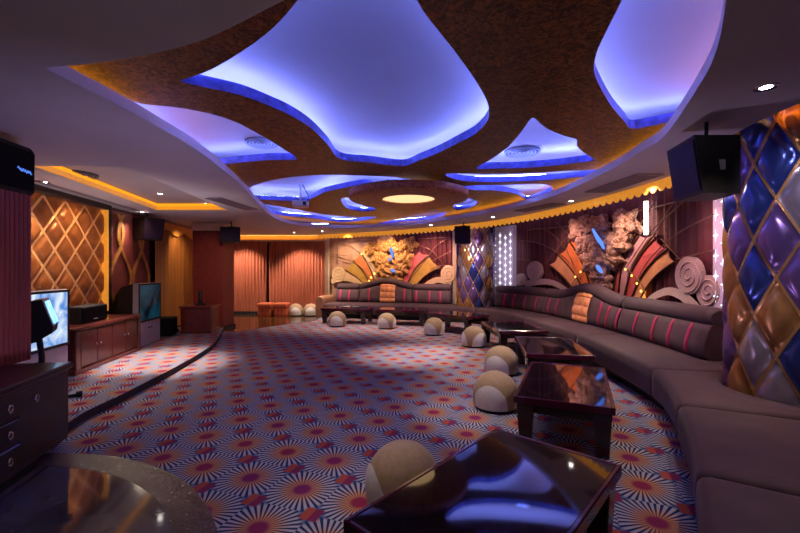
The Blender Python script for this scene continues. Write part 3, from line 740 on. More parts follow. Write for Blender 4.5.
def bolster_prof(hf):
    def fn(q, e):
        k = max(0, 1 - e / .05); r = .118 - .03 * k * k; h = hf(q)
        return [(.85 + r * 1.1 * math.cos(a), .875 + h + r * math.sin(a)) for a in [2 * PI * i / 12 for i in range(12)]]
    return fn
def stripe(q0, wd, hf, root):
    def prof(q, e):
        h = hf(q); return [(.69, .435), (.647, .48), (.652, .59), (.692, .73), (.726, .79 + h * .8), (.74, .80 + h * .8), (.70, .73), (.66, .59), (.655, .48)]
    return sweep(q0 - wd / 2, q0 + wd / 2, prof, 'stripe', M['stripe'], root, .02)
def tufted(q0, q1, hf, root):
    mb = MB(); ctrl = [(.648, .45), (.645, .50), (.650, .60), (.69, .73), (.725, .80), (.80, .84)]
    def fn(u, v):
        q = q0 + (q1 - q0) * u; x = v * 5; i = min(4, int(x)); k = x - i
        o_ = ctrl[i][0] + (ctrl[i + 1][0] - ctrl[i][0]) * k; z = ctrl[i][1] + (ctrl[i + 1][1] - ctrl[i][1]) * k + hf(q) * v
        p_ = abs(math.sin(PI * u * 3) * math.sin(PI * v * 4)) ** .5
        p, _ = SEAT.at(q, o_ - .004 - .032 * p_); return (p.x, p.y, z)
    mb.grid(fn, 32, 40); mb.build('tufted_panel', M['tuft'], root)
def spx(px, off, lo=.25, hi=1): return SEAT.s_at_px(px, off, SEAT.L * lo, SEAT.L * hi)
sB0, sB1 = spx(716, .80, .2), spx(496, .80, .3, .85)
sA0, sA1 = spx(452, .80, .6), SEAT.L - .12
qc = SEAT.s_at_px(476, 0, SEAT.L * .5)                 # corner in front of the distant column
seam1 = SEAT.s_at_px(652, 0, SEAT.L * .2); seam2 = 3.42; 
s2 = min(range(400), key=lambda i: (SEAT.at(SEAT.L * i / 400)[0] - Vector((2.05, 2.95))).length) * SEAT.L / 400
s3 = min(range(400), key=lambda i: (SEAT.at(SEAT.L * i / 400)[0] - Vector((1.44, 1.94))).length) * SEAT.L / 400
def seats(root, cuts):
    for a, b_ in zip(cuts, cuts[1:]): sweep(a + .004, b_ - .004, seat_prof, 'seat_cushion', M['velvet'], root)
    sweep(cuts[0] + .01, cuts[-1] - .01, base_prof, 'base', M['basedark'], root)
def backs(root, cuts, hf, stripes, tuft):
    for a, b_ in zip(cuts, cuts[1:]):
        sweep(a + .006, b_ - .006, back_prof(hf), 'back_cushion', M['velvet2'], root)
        sweep(a + .006, b_ - .006, bolster_prof(hf), 'bolster', M['bolster'], root)
    for q in stripes: stripe(q, .055, hf, root)
    if tuft: tufted(tuft[0], tuft[1], hf, root)
# right sofa
rs = thing('banquette_sofa', 'long curved plum sofa with a humped back below the right mural', 'sofa')
seats(rs, [seam1, (seam1 * 2 + qc) / 3, (seam1 + 2 * qc) / 3, qc])
hc = spx(590, .85); hw = 1.05
hB = lambda q: hump(q, hc, hw, .17)
c1, c2 = spx(549, .85), spx(628, .85)
sts = [spx(p, .66) for p in (504, 513, 524, 535, 548, 556, 598, 606, 616, 634, 652, 668, 686)]
backs(rs, sorted([sB0, c2, c1, sB1]), hB, sts, sorted((spx(573, .66), spx(588, .66))))
# back sofa
bs = thing('banquette_sofa', 'plum sofa with rounded arm below the far mural, left of the distant column', 'sofa')
seats(bs, [qc, (qc + SEAT.L) / 2, SEAT.L - .02])
hc2 = spx(387, .85, .6); hA = lambda q: hump(q, hc2, .95, .17)
a1, a2 = spx(413, .85, .6), spx(361, .85, .6)
sts = [spx(p, .66, .6) for p in (340, 349, 369, 404, 416, 429, 440)]
backs(bs, [sA0, a1, a2, sA1], hA, sts, (spx(395, .66, .6), spx(380, .66, .6)))
def arm_prof(q, e): return [(-.02, .02), (-.04, .40), (.0, .52), (.08, .60), (.9, .62), (.95, .55), (.95, .02)]
def armsec():
    p0, n = SEAT.at(SEAT.L, 0); t = Vector((n.y, -n.x)) ; t = Vector((-n.y, n.x)); rings = []
    for i in range(9):
        o_ = -.03 + 1.0 * i / 8; ring = []
        for k in range(14):
            a = 2 * PI * k / 14; x = .14 * math.copysign(abs(math.cos(a)) ** .7, math.cos(a)); z = .33 + .31 * math.copysign(abs(math.sin(a)) ** .6, math.sin(a))
            sh = 1 if 0 < i < 8 else .85
            ring.append((p0.x + n.x * o_ + t.x * (x * sh + .1), p0.y + n.y * o_ + t.y * (x * sh + .1), .02 + (z - .02) * (1 if sh == 1 else .97)))
        rings.append(ring)
    mb = MB(); mb.loft(rings); return mb
armsec().build('armrest', M['armwood'], bs)
# near sofa
ns = thing('banquette_sofa', 'near plum sofa curving out of frame at the right edge before the large quilted column', 'sofa')
seats(ns, [.05, s3, s2, seam1])
e_ = min(range(400), key=lambda i: (SEAT.at(SEAT.L * i / 400, .70)[0] - Vector((2.36, 2.30))).length) * SEAT.L / 400
def near_prof(q, e):
    k = max(0, 1 - e / .09); g = .10 * k * k
    return [(.72 + g, .43), (.63 + g, .47), (.62 + g, .60), (.67 + g, .76 - g), (.74, .86 - g), (.84, .88 - g), (.91, .84 - g), (.92, .43)]
sweep(.1, e_, near_prof, 'back_cushion', M['velvet2'], ns, .03)
for d in (.14, .55, .75):
    def pr_(q, e): return [(.71, .44), (.622, .47), (.612, .60), (.662, .77), (.735, .868), (.76, .875), (.68, .76), (.63, .60), (.635, .48)]
    sweep(e_ - d - .03, e_ - d + .03, pr_, 'stripe', M['stripe'], ns, .02)

# ------------------------------------------------------------------ coffee tables
def table(loc, deg, size, label):
    lx, ly = size; H = .40
    t = thing('coffee_table', label, 'table', (loc[0], loc[1], 0), math.radians(deg), 'black glass coffee tables in front of the sofas')
    b = MB(); b.box((0, 0, H - .012), (lx - .05, ly - .05, .016)); b.build('glass_top', M['glass'], t)
    b = MB()
    for s_ in (-1, 1):
        b.box((0, s_ * (ly / 2 - .0125), H - .03), (lx, .025, .06), bevel=.006); b.box((s_ * (lx / 2 - .0125), 0, H - .03), (.025, ly - .05, .06), bevel=.006)
    b.build('rim', M['table_rim'], t)
    b = MB()
    for s_ in (-1, 1):
        b.box((0, s_ * (ly / 2 - .05), H - .095), (lx - .08, .03, .07)); b.box((s_ * (lx / 2 - .05), 0, H - .095), (.03, ly - .13, .07))
    b.box((0, 0, H - .030), (lx - .06, ly - .06, .016)); b.build('apron', M['table_leg'], t)
    for sx in (-1, 1):
        for sy in (-1, 1):
            b = MB(); b.box((sx * (lx / 2 - .085), sy * (ly / 2 - .085), .171), (.13, .13, .338), bevel=.006, taper=.72); b.build('leg', M['table_leg'], t)
    return t
TABLES = [((.455, 1.83), 48, (1.25, .72), 'nearest black glass coffee table reflecting the blue ceiling lights'),
          ((1.50, 3.64), 66, (1.32, .72), 'black glass coffee table with wine rim, second from the front'),
          ((2.01, 5.36), 80, (1.28, .78), 'black glass coffee table, third from the front beside two tan stools'),
          ((2.02, 7.20), 92, (1.25, .82), 'black glass coffee table before the left end of the right sofa'),
          ((1.32, 9.25), 130, (1.30, .75), 'black glass coffee table before the distant column'),
          ((.08, 10.38), 167, (1.25, .72), 'black glass coffee table before the right half of the back sofa'),
          ((-1.40, 10.72), 166, (1.25, .72), 'farthest left black glass coffee table, before the arm end of the back sofa')]
for a in TABLES: table(*a)

# ------------------------------------------------------------------ domed stools
def stool(label, loc, rz, group='tan and cream domed stools along the coffee tables'):
    t = thing('domed_stool', label, 'stool', loc, rz, group)
    R, H = .22, .372
    def rad(z):      # profile radius
        k = max(0, (z - .13) / (H - .13)); return R * (1 - .06 * (1 - min(1, z / .13))) * math.sqrt(max(0, 1 - k ** 2.3))
    prof = [(.001, .03)] + [(rad(z), z) for z in [.03, .05, .09, .13, .17, .21, .25, .28, .305, .325, .340, .352, .361, .368]] + [(.001, .372)]
    b = MB(); b.lathe((0, 0, 0), prof, 36); b.build('cover', M['stool_tan'], t)
    b = MB(); b.lathe((0, 0, 0), [(R * .86, 0), (R * .86, .045)], 24); b.build('base', M['basedark'], t)
    for k in range(3):
        b = MB()
        def fn(u, v):
            a = 2 * PI * k / 3 + (u * 2 - 1) * .88; top = .035 + .235 * math.sqrt(max(0, 1 - (u * 2 - 1) ** 2)); z = .033 + (top - .033) * v; r = rad(z) + .007
            return (r * math.cos(a), r * math.sin(a), z)
        b.grid(fn, 20, 10); b.build('side_panel', M['stool_white'], t)
    return t
base_rz = math.radians(-115)
st0 = stool('nearest tan domed stool beside the front coffee table', (.02, 2.38, 0), math.radians(200))
for loc, rz, lab in [((.97, 4.07, 0), -120, 'tan domed stool with wrinkled cover beside the second coffee table'),
                     ((1.37, 5.42, 0), -125, 'tan domed stool tucked by the third coffee table'),
                     ((1.36, 7.35, 0), -60, 'tan domed stool at the left of the coffee table before the right sofa end'),
                     ((.74, 8.66, 0), -130, 'tan domed stool in front of the coffee table before the distant column'),
                     ((-.32, 9.62, 0), -120, 'tan domed stool in front of the table before the right half of the back sofa'),
                     ((-1.57, 10.0, 0), -90, 'farthest left domed stool of the row before the back sofa')]:
    dup(st0, loc, math.radians(rz), lab)
for loc, lab in [((-3.18, 12.2, .008), 'beige domed stool by the curtain, next to the orange ottomans'), ((-2.72, 12.2, .008), 'beige domed stool by the curtain, next to the sofa arm')]:
    o = dup(st0, loc, math.radians(-80), lab); o['group'] = 'domed stools by the back curtain'
# orange slipcovered ottomans
def ottoman(loc, lab):
    t = thing('ottoman', lab, 'ottoman', loc, 0, 'orange slipcovered ottomans by the back curtain')
    b = MB(); N = 56; rings = []
    for z, k, w_ in [(.0, .205, .014), (.10, .20, .012), (.26, .195, .006), (.275, .195, .002)]:
        ring = []
        for i in range(N):
            a = 2 * PI * i / N; c_, s_ = math.cos(a), math.sin(a); m = (abs(c_) ** 8 + abs(s_) ** 8) ** (-1 / 8); r = k * m + w_ * math.sin(a * 14); ring.append((r * c_, r * s_, z))
        rings.append(ring)
    b.loft(rings); b.build('skirt', M['orange_cloth'], t)
    b = MB(); b.box((0, 0, .34), (.43, .43, .13), bevel=.035); b.build('cushion', M['orange_cloth'], t)
ottoman((-4.03, 12.05, .008), 'orange slipcovered ottoman by the curtain, nearer the red pillar')
ottoman((-3.56, 12.05, .008), 'orange slipcovered ottoman by the curtain, nearer the beige stools')

# ------------------------------------------------------------------ television side (platform height .08)
ang = math.atan(.153)                                      # wall direction
def wallrot(): return ang
def tv(name_loc, wd, scr, label):
    """front faces +x; local y runs along the wall"""
    t = thing('projection_television', label, 'television', (name_loc[0], name_loc[1], .08), ang)
    hw = wd / 2
    b = MB(); rings = []                                   # tapered rear shell
    for x, z0, z1, k in [(-.10, .0, 1.09, 1), (-.30, .0, 1.02, .9), (-.42, .0, .86, .75), (-.50, .0, .62, .6)]:
        rings.append([(x, -hw * k, z0), (x, hw * k, z0), (x, hw * k, z1), (x, -hw * k, z1)])
    b.loft(rings, smooth=False); b.build('rear_shell', M['black'], t)
    b = MB(); b.box((-.05, 0, .75), (.10, wd, .68), bevel=.012); b.build('screen_frame', M['greyp'], t)
    b = MB(); b.add([(.003, -hw + .035, .45), (.003, hw - .035, .45), (.003, hw - .035, 1.055), (.003, -hw + .035, 1.055)], [(0, 1, 2, 3)]); b.build('screen', scr, t)
    b = MB()
    for s_ in (-1, 1): b.box((.003, s_ * (hw - .018), .752), (.008, .034, .66))
    b.box((.003, 0, 1.068), (.008, wd - .06, .025)); b.box((.003, 0, .434), (.008, wd - .06, .030)); b.build('bezel', M['black'], t)
    b = MB(); b.box((-.055, 0, .205), (.10, wd - .01, .408), bevel=.01); b.build('lower_panel', M['silver'], t)
    for y in (-.05, .05):
        b = MB(); b.lathe((0, y, .30), [(.001, -.012), (.014, -.012), (.014, .012), (.001, .012)], 12); b.build('button', M['black'], t)
    return t
tv((-3.96, 4.40), .96, M['tv_bright'], 'large projection television with a bright blue-white picture beside the fluted column')
tv((-4.47, 7.16), .84, M['tv_dark'], 'large projection television with a dim teal picture at the far end of the red cabinet')
# long low cabinet between the televisions
cl = Vector((-4.17, 5.80)); CLN = 1.66
t = thing('media_cabinet', 'long low red mahogany cabinet with four doors between the two televisions', 'cabinet', (cl.x, cl.y, .08), ang)
b = MB(); b.box((-.29, 0, .30), (.52, CLN, .51)); b.build('carcass', M['redwood'], t)
b = MB(); b.box((-.28, 0, .575), (.60, CLN + .04, .04), bevel=.01); b.build('top', M['redwood'], t)
b = MB(); b.box((-.28, 0, .03), (.58, CLN + .02, .06), bevel=.008); b.build('plinth', M['redwood'], t)
for s_ in (-1, 1):
    b = MB(); b.box((-.02, s_ * (CLN / 2 - .05), .30), (.06, .10, .50), bevel=.01); b.build('pilaster', M['redwood'], t)
dw = (CLN - .22) / 4
for k in range(4):
    y = -CLN / 2 + .11 + dw * (k + .5)
    b = MB(); b.box((-.018, y, .305), (.035, dw - .012, .46), bevel=.008); d = b.build('door', M['redwood_dark'], t)
    b = MB(); b.lathe((.012, y + (dw * .36 if k % 2 == 0 else -dw * .36), .33), [(.001, -.014), (.011, -.012), (.013, 0), (.011, .012), (.001, .014)], 10); b.build('knob', M['chrome'], d)
# centre loudspeaker on that cabinet
t = thing('centre_loudspeaker', 'low black loudspeaker lying on the long red cabinet', 'loudspeaker', (-4.43, 5.62, .675), ang)
b = MB(); b.box((0, 0, .115), (.26, .62, .23), bevel=.012); b.build('housing', M['black'], t)
b = MB(); b.box((.133, 0, .115), (.012, .58, .19), bevel=.004); b.build('grille', M['black_cloth'], t)
b = MB(); b.box((.141, 0, .045), (.004, .09, .014)); b.build('badge', M['silver'], t)
# subwoofer and cable box
t = thing('subwoofer', 'small black subwoofer on the floor behind the second television', 'loudspeaker', (-4.70, 8.02, .08), ang)
b = MB(); b.box((0, 0, .20), (.34, .30, .36), bevel=.012); b.build('housing', M['black'], t)
b = MB(); b.box((.172, 0, .20), (.010, .25, .30), bevel=.004); b.build('grille', M['black_cloth'], t)
for x, y in ((-.12, -.1), (.12, -.1), (-.12, .1), (.12, .1)):
    b = MB(); b.lathe((x, y, 0), [(.02, 0), (.02, .022)], 8); b.build('foot', M['black'], t)
t = thing('cable_box', 'small dark socket box with cable on the floor left of the small red cabinet', 'box', (-4.75, 8.40, .08), ang)
b = MB(); b.box((0, 0, .04), (.16, .12, .08), bevel=.008); b.build('housing', M['black'], t)
b = MB(); b.tube([(.06, -.05, .03), (.14, -.12, .012), (.10, -.22, .012), (-.05, -.26, .012)], .009, 6); b.build('cable', M['silver'], t)
# small red cabinet beside the pillar
t = thing('side_cabinet', 'small red mahogany cabinet standing in front of the red pillar', 'cabinet', (-4.30, 8.62, .08), ang)
b = MB(); b.box((0, 0, .28), (.58, .60, .48)); b.build('carcass', M['redwood'], t)
b = MB(); b.box((0, 0, .545), (.64, .66, .045), bevel=.01); b.build('top', M['redwood'], t)
b = MB(); b.box((0, 0, .03), (.62, .64, .06), bevel=.008); b.build('plinth', M['redwood'], t)
b = MB(); b.box((.293, 0, .285), (.02, .52, .42), bevel=.006); d = b.build('door', M['redwood_dark'], t)
b = MB(); b.lathe((.312, -.16, .31), [(.001, -.014), (.012, -.01), (.012, .01), (.001, .014)], 10); b.build('knob', M['chrome'], d)
t = thing('telephone', 'black upright telephone handset on the small red cabinet', 'telephone', (-4.28, 8.58, .648), ang - 1.2)
b = MB(); b.box((0, 0, .02), (.22, .20, .04), bevel=.012); b.build('base', M['black'], t)
b = MB(); b.tube([(-.02, 0, .035), (-.03, 0, .12), (-.045, 0, .22), (-.05, 0, .30)], [.045, .038, .038, .05], 8); b.build('handset', M['black'], t)
# fluted column with a loudspeaker on top, and dark sideboard
sd = Vector((-2.62, 2.98)); sa = math.atan(.23); SLN = .56 * 2 + .5
dirv = Vector((-math.sin(sa), math.cos(sa))); cen = Vector((-2.70, 3.27)) - dirv * (SLN / 2)
t = thing('sideboard', 'black-brown sideboard with chrome ring pulls at the left foreground', 'sideboard', (cen.x, cen.y, .006), sa)
b = MB(); b.box((-.44, 0, .31), (.86, SLN - .02, .56)); b.build('carcass', M['blackwood'], t)
b = MB(); b.box((-.44, 0, .62), (.93, SLN + .02, .05), bevel=.01); b.build('top', M['blackwood'], t)
b = MB(); b.box((-.45, 0, .025), (.80, SLN - .08, .05)); b.build('plinth', M['basedark'], t)
def ringpull(x, y, z, par):
    b = MB(); b.tube([(x + .012, y + .020 * math.cos(2 * PI * k / 14), z - .018 + .022 * math.sin(2 * PI * k / 14)) for k in range(14)], .0045, 5, True)
    b.lathe((x + .004, y, z), [(.001, -.01), (.010, -.008), (.010, .008), (.001, .01)], 10); b.build('ring_pull', M['chrome'], par)
dy = SLN / 2
b = MB(); b.box((-.005, dy - .31, .32), (.025, .56, .50), bevel=.006); d = b.build('door', M['blackwood'], t); ringpull(.008, dy - .44, .50, d)
for k in range(3):
    b = MB(); b.box((-.005, -dy + .535, .145 + .172 * k), (.025, 1.02, .16), bevel=.005); d = b.build('drawer', M['blackwood'], t); ringpull(.008, dy - .70, .165 + .172 * k, d)
fc = cen + dirv * (SLN / 2 - .21) + Vector((-.33, -.07))
fc = Vector((-3.28, 3.14))
t = thing('fluted_column', 'wine red fluted wooden column standing on the dark sideboard at the left edge', 'column', (fc.x, fc.y, .652), .12)
b = MB(); ring = []; nf = 9; w_ = .40
def side_pts(a, c_):
    out = []
    for i in range(nf * 6):
        u = i / (nf * 6); k = abs(math.sin(PI * u * nf)) ** .6 * .014; p = a.lerp(c_, u); nrm = Vector(((c_ - a).y, -(c_ - a).x)).normalized(); out.append(p + nrm * k)
    return out
cr_ = [Vector((-w_ / 2, -w_ / 2)), Vector((w_ / 2, -w_ / 2)), Vector((w_ / 2, w_ / 2)), Vector((-w_ / 2, w_ / 2))]
for i in range(4): ring += side_pts(cr_[i], cr_[(i + 1) % 4])
b.loft([[(p.x, p.y, 0) for p in ring], [(p.x, p.y, 1.37) for p in ring]], smooth=False); b.build('fluted_shaft', M['flute'], t)
t = thing('loudspeaker', 'black loudspeaker with small blue script badge standing on the fluted column', 'loudspeaker', (fc.x + .0, fc.y, 2.024), .10 + PI / 2)
b = MB(); rings = []
for z, k in [(0, .95), (.02, 1), (.34, 1.02), (.37, .98), (.39, .93)]: rings.append([(-.23 * k, -.20 * k, z), (-.20 * k, -.225 * k, z), (.20 * k, -.225 * k, z), (.225 * k, -.20 * k, z), (.225 * k, .20 * k, z), (-.23 * k, .20 * k, z)])
b.loft(rings, smooth=False); b.build('housing', M['black'], t)
b = MB(); b.box((0, -.2335, .19), (.38, .008, .32), bevel=.003); b.build('grille', M['black_cloth'], t)
b = MB(); b.tube([(.02 + .13 * i / 24, -.241, .19 + .011 * math.sin(i * 1.5) + .006 * math.sin(i * .7) - .012 * i / 24) for i in range(25)], .0032, 4); b.tube([(.04, -.241, .178), (.16, -.241, .172)], .002, 4); b.build('script_badge', M['blue_badge'], t)
b = MB(); b.box((-.03, .02, .415), (.26, .14, .05), bevel=.01); b.tube([(-.03, .02, .43), (-.03, .02, .476)], .02, 8); b.build('ceiling_bracket', M['blackwood'], t)
# touch screen on a stand behind the sideboard
t = thing('touch_screen', 'tilted touch screen with blue glow on a black pole before the bright television', 'screen', (-3.60, 4.02, .08), .60)
b = MB(); b.tube([(0, 0, .03), (0, 0, .45), (-.03, 0, .72)], .026, 8); b.build('pole', M['black'], t)
b = MB(); b.tube([(-.18, 0, .02), (.30, -.02, .02)], .018, 6); b.tube([(0, -.2, .02), (0, .2, .02)], .018, 6); b.tube([(.27, -.02, .03), (.32, -.02, .03)], .03, 8); b.build('stand_foot', M['black'], t)
b = MB(); pr = [(-.10, .60), (-.02, .62), (.10, .70), (.105, .76), (.02, 1.03), (-.06, 1.02), (-.12, .96)]
b.loft([[(x, y, z) for x, z in pr] for y in (-.17, .17)], smooth=False); b.build('housing', M['black'], t)
b = MB(); b.loft([[(.102 + .004, y, .765), (.112, y, .765), (.032, y, 1.03), (.020, y, 1.035)] for y in (-.175, .175)], smooth=False); b.build('bezel', M['silver'], t)
b = MB(); b.add([(.114, -.14, .785), (.114, .14, .785), (.042, .14, 1.01), (.042, -.14, 1.01)], [(0, 1, 2, 3)]); b.build('display', M['touch'], t)

# ------------------------------------------------------------------ hung loudspeakers
def hung(loc, rz, dims, label, ceil=SOFF, tilt=.12):
    t = thing('hanging_loudspeaker', label, 'loudspeaker', loc, rz)
    wx_, dy_, hz = dims; rings = []
    for z, fy in [(0, 0), (hz, tilt)]:
        rings.append([(-wx_ / 2, -dy_ / 2 - fy * 0 + (.18 * dy_ if z == 0 else -.0), z), (wx_ / 2, -dy_ / 2 + (.18 * dy_ if z == 0 else 0), z), (wx_ * .36, dy_ / 2, z), (-wx_ * .36, dy_ / 2, z)])
    b = MB(); b.loft(rings, smooth=False); b.build('housing', M['black'], t)
    k = .18 * dy_
    b = MB(); b.add([(-wx_ * .46, -dy_ / 2 + k * .94 - .008, hz * .06), (wx_ * .46, -dy_ / 2 + k * .94 - .008, hz * .06), (wx_ * .46, -dy_ / 2 + k * .06 - .008, hz * .94), (-wx_ * .46, -dy_ / 2 + k * .06 - .008, hz * .94)], [(0, 1, 2, 3)]); b.build('grille', mat('purple_lit_grille', (.016, .008, .030), .6, 0, .2, 90, spec=.2), t)  # purple light on the speaker front painted into the grille colour
    b = MB(); g = ceil - loc[2]; b.tube([(0, .02, hz - .01), (0, .02, g)], .014, 6); b.box((0, .02, hz + .012), (.10, .08, .024)); b.build('bracket', M['black'], t)
    return t
t = hung((2.26, 2.98, 1.94), math.radians(-100), (.40, .32, .41), 'large black loudspeaker hung from the ceiling before the near quilted column')
b = MB(); b.box((.165, .02, .20), (.02, .06, .07), math.radians(0)); b.build('label_plate', M['silver'], t)
hung((1.46, 9.2, 2.0), math.radians(-20), (.36, .30, .40), 'black loudspeaker hung before the distant quilted column')
hung((-3.82, 9.05, 2.02), math.radians(15), (.42, .30, .34), 'black loudspeaker hung beside the red pillar')
hung((wx(7.7) + .30, 7.75, 1.98), math.radians(75), (.46, .34, .42), 'black loudspeaker hung in front of the lattice panel')

# ------------------------------------------------------------------ ceiling fittings
def downlight(x, y, z, label, e=60, col=(1, .86, .72), ang_=70, blend=.6, tgt=None, rad=.04):
    t = thing('downlight', label, 'ceiling light', (x, y, z), 0, 'recessed ceiling downlights')
    b = MB(); b.lathe((0, 0, 0), [(.038, -.004), (.060, -.006), (.062, -.001), (.038, -.001)], 20, caps=False); b.build('trim_ring', M['chrome'], t)
    b = MB(); b.lathe((0, 0, 0), [(.001, -.003), (.030, -.003), (.030, -.0015), (.001, -.0015)], 16); b.build('lamp', M['lamp_white'], t)
    if e: spot((x, y, z - .03), tgt or (x, y, 0), e, col, ang_, blend, rad)
def spot(loc, tgt, e, col, ang_, blend, rad=.05):
    l = bpy.data.lights.new('spot_lamp', 'SPOT'); l.energy = e; l.color = col; l.spot_size = math.radians(ang_); l.spot_blend = blend; l.shadow_soft_size = rad
    o = bpy.data.objects.new('spot_lamp', l); COL.objects.link(o); o.location = loc; d = Vector(tgt) - Vector(loc); o.rotation_euler = d.to_track_quat('-Z', 'Y').to_euler()
WARM = (1, .80, .64)
downlight(*P(766, 87, SOFF), SOFF, 'bright downlight nearest the right edge beside the quilted column', 50, WARM, 90)
downlight(*P(675, 158, SOFF), SOFF, 'downlight left of the large hung loudspeaker', 60, WARM, 90)
downlight(*P(571, 201, SOFF), SOFF, 'downlight above the middle of the right sofa', 190, WARM, 100, tgt=(2.8, 6.2, 0))
downlight(*P(493, 217, SOFF), SOFF, 'downlight before the distant star panel', 140, WARM, 95)
downlight(*P(431, 225, SOFF), SOFF, 'downlight above the right end of the back sofa', 220, WARM, 95, tgt=(.7, 10.4, 0))
downlight(*P(142, 212, SOFF), SOFF, 'downlight in the ceiling strip above the second television', 160, WARM, 100, tgt=(-4.3, 6.6, 0))
downlight(*P(206, 203.5, SOFF + .14), SOFF + .14, 'downlight inside the recessed ceiling tray', 130, WARM, 80, tgt=(-4.0, 9.0, .6))
downlight(-4.45, 5.0, SOFF, 'downlight above the bright television', 110, WARM, 100, tgt=(-4.1, 5.2, 0))
downlight(-2.2, 11.3, SOFF, 'downlight above the arm end of the back sofa', 280, WARM, 95, tgt=(-2.0, 11.0, 0))
downlight(-4.9, 11.7, SOFF, 'downlight before the left salmon curtain', 200, WARM, 90, tgt=(-4.9, 12.5, .5))
downlight(-3.1, 11.7, SOFF, 'downlight before the right salmon curtain', 200, WARM, 90, tgt=(-3.0, 12.5, .5))
downlight(-3.9, 6.5, SOFF + .14, 'downlight inside the tray near its middle', 0)
def round_vent(x, y, z, r, label):
    t = thing('round_vent', label, 'air vent', (x, y, z), 0, 'round ceiling air vents')
    b = MB(); b.lathe((0, 0, -.012), [(.001, 0), (r, 0), (r, .011), (.001, .011)], 32); b.build('back_disc', M['ventdark'], t)
    b = MB()
    for k in range(5):
        q = r * (.2 + .2 * k); b.lathe((0, 0, -.022), [(q - .022, 0), (q, -.004), (q, .01), (q - .022, .01)], 32, caps=False)
    b.build('louvre_ring', M['vent'], t)
round_vent(*P(262, 142, UP), UP, .19, 'round air vent in the raised ceiling seen through the left cut-out')
round_vent(*P(522, 151, UP), UP, .22, 'round air vent in the raised ceiling seen through the small right cut-out')
round_vent(*P(76, 173.5, SOFF + .14), SOFF + .14, .24, 'round air vent in the recessed tray, nearer the camera')
round_vent(*P(166, 205, SOFF + .14), SOFF + .14, .22, 'round air vent in the recessed tray, farther end')
def grille(x, y, rz, lx, ly, n, label, z=SOFF, cat='air vent'):
    t = thing('slot_vent', label, cat, (x, y, z), rz)
    b = MB(); b.box((0, 0, -.005), (lx, ly, .008)); b.build('back_plate', M['slotback'], t)
    b = MB()
    for k in range(n + 1): b.box((-lx / 2 + lx * k / n, 0, -.013), (.012, ly, .012))
    for s_ in (-1, 1): b.box((0, s_ * ly / 2, -.013), (lx + .03, .025, .014))
    b.build('slats', M['slot'], t)
grille(-2.76, 6.65, -.12, .24, 1.15, 6, 'rectangular grey air vent in the ceiling left of the petal panel')
grille(2.80, 5.08, .10, .30, 1.05, 8, 'slatted air vent in the ceiling right of the petal panel, nearer one')
grille(2.42, 7.0, .42, .26, .9, 8, 'slatted air vent in the ceiling above the right sofa, farther one')
grille(wx(6.1) + .30, 6.1, ang, .05, 2.4, 1, 'long thin slot vent in the ceiling above the gold panel')
# projector
pj = (-1.74, 7.0)
t = thing('projector', 'white projector hanging on a pole through the swirl cut-out', 'projector', (pj[0], pj[1], 2.50), .2)
b = MB(); b.box((0, 0, .05), (.28, .24, .10), bevel=.015); b.build('body', mat('projector_white', (.5, .5, .55), .4, 0, .05, 5), t)
b = MB(); b.tube([(0, 0, .10), (0, 0, UP - 2.50)], .022, 8); b.build('pole', M['silver'], t)
b = MB(); b.lathe((.07, -.13, .05), [(.001, -.03), (.028, -.03), (.03, .03), (.001, .03)], 12); b.build('lens', M['black'], t)
b = MB(); b.tube([(.03, 0, .42), (.08, .02, .30), (.14, .03, .20), (.11, .02, .10)], .008, 5); b.build('cable', M['black'], t)

# ------------------------------------------------------------------ lights
def area(loc, tgt, e, col, sx, sy):
    l = bpy.data.lights.new('area_lamp', 'AREA'); l.shape = 'RECTANGLE'; l.size = sx; l.size_y = sy; l.energy = e; l.color = col
    o = bpy.data.objects.new('area_lamp', l); COL.objects.link(o); o.location = loc; d = Vector(tgt) - Vector(loc); o.rotation_euler = d.to_track_quat('-Z', 'Y').to_euler()
# floor spots, with added unseen fill spots among them
spot((.45, 6.4, 2.44), (.2, 6.6, 0), 440, (1, .86, .80), 54, 1, .08)
spot((-3.5, 5.6, 2.46), (-3.55, 5.9, 0), 560, (1, .84, .74), 52, .8, .06)
spot((-.8, 2.6, .3), (-2.9, 4.6, 2.5), 62, (.55, .45, .98), 115, 1, .1)  # unseen violet up-spot added to tint the left soffit
spot((.9, 3.4, .5), (2.9, 4.2, 2.5), 45, (.60, .45, .80), 100, 1, .1)  # unseen violet up-spot added for the right soffit
spot((-.3, .6, .5), (-.6, 1.6, 2.5), 8, (.9, .78, .80), 120, 1, .1)  # unseen up-spot added to lift the near soffit
spot((-3.2, 5.8, .5), (-4.0, 5.9, 2.5), 60, (1, .86, .90), 110, 1, .1)  # unseen up-spot added to brighten the tray ceiling
spot((-2.9, 6.9, 2.44), (-4.4, 9.3, .9), 110, (1, .72, .55), 55, .9, .05)  # unseen spot added to brighten the red pillar
spot((1.5, 9.6, 2.0), (2.08, 11.0, 1.4), 60, (1, .88, .95), 75, .9, .05)  # unseen spot added to brighten the distant column
spot((.9, 4.9, 2.44), (1.1, 4.7, 0), 70, (1, .84, .72), 60, .8, .06)
spot((-1.0, 9.3, 2.44), (-.8, 9.4, 0), 90, (1, .84, .76), 70, .8, .06)
spot((-.6, 3.2, 2.44), (-.4, 2.9, 0), 38, (1, .86, .88), 100, 1, .08)
# warm pools over the stools and tables
for x, y, e in [(.75, 3.9, 45), (1.1, 5.5, 45), (1.0, 7.3, 45), (.4, 8.4, 45), (-.4, 9.3, 45), (-1.6, 9.6, 45), (-.15, 2.3, 25)]:
    spot((x - .25, y - .25, 2.44), (x, y, 0), e * 2.0, (1, .82, .64), 38, .9, .03)
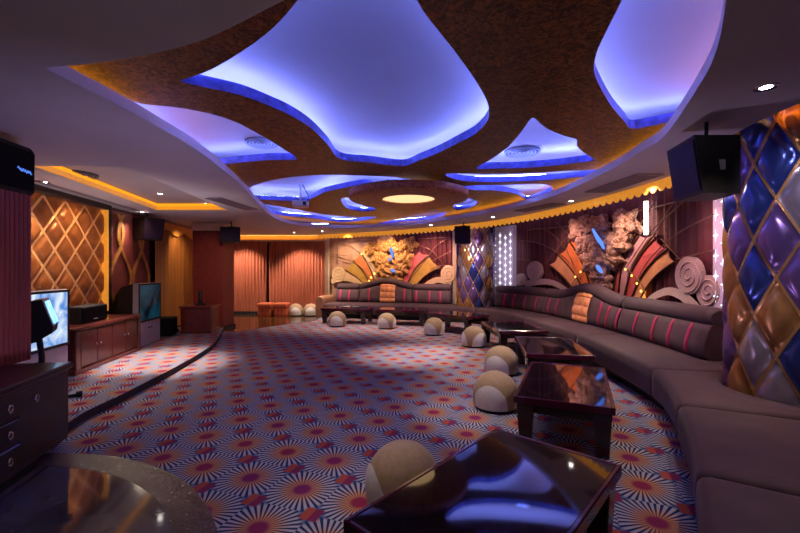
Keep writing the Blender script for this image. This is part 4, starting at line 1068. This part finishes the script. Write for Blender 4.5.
# mural washes from the cove
for px, e, c in [(540, 45, (1, .55, .45)), (590, 60, (1, .62, .42)), (640, 50, (1, .55, .48)), (690, 45, (.95, .55, .6)), (345, 95, (1, .70, .40)), (385, 90, (1, .66, .36)), (430, 120, (1, .56, .42))]:
    q = WALL.s_at_px(px, -1.0, WALL.L * .25); p, n = WALL.at(q, -1.0); g, _ = WALL.at(q, 0)
    spot((p.x, p.y, 2.42), (g.x, g.y, 1.5), e * 1.5, c, 100, .9, .05)
spot((2.1, 9.4, 2.35), (2.95, 10.9, 1.5), 45, (.95, .84, 1), 60, .9, .05)  # unseen spot added to lift the distant star panel
# gold panel wash
for y in (4.6, 5.9): spot((wx(y) + .62, y, 2.46), (wx(y), y, 1.5), 40, (1, .62, .34), 105, .9, .05)
spot((wx(7.5) + .6, 7.3, 2.46), (wx(7.6), 7.6, 1.2), 25, (1, .6, .35), 100, .9)
spot((wx(9) + .5, 9.3, 2.46), (wx(9.6), 9.8, 1.0), 40, (1, .62, .30), 100, .9)
area((-4.1, 12.7, 2.40), (-4.1, 12.9, 2.9), 8, (1, .5, .1), 3.0, .06)
# light on the near column and sofa
spot((2.35, 2.2, 2.44), (3.1, 3.1, 1.5), 40, (.75, .72, 1), 70, .8, .05)
spot((2.5, 4.3, 2.44), (3.2, 3.4, 1.4), 50, (1, .62, .35), 80, .8, .05)

wd = bpy.data.worlds.new('World'); S.world = wd; wd.use_nodes = True
wd.node_tree.nodes['Background'].inputs[0].default_value = (.50, .36, .46, 1)
wd.node_tree.nodes['Background'].inputs[1].default_value = .06

# ------------------------------------------------------------------ camera
cam = bpy.data.cameras.new('camera'); co = bpy.data.objects.new('camera', cam); COL.objects.link(co)
co.location = (0, 0, CAM); co.rotation_euler = (PI / 2, 0, 0)
cam.sensor_width = 36; cam.lens = F / 800 * 36; cam.shift_y = (HZ - 266.5) / 800; cam.clip_start = .05
S.camera = co
S.view_settings.view_transform = 'Standard'; S.view_settings.look = 'None'; S.view_settings.exposure = 0.0
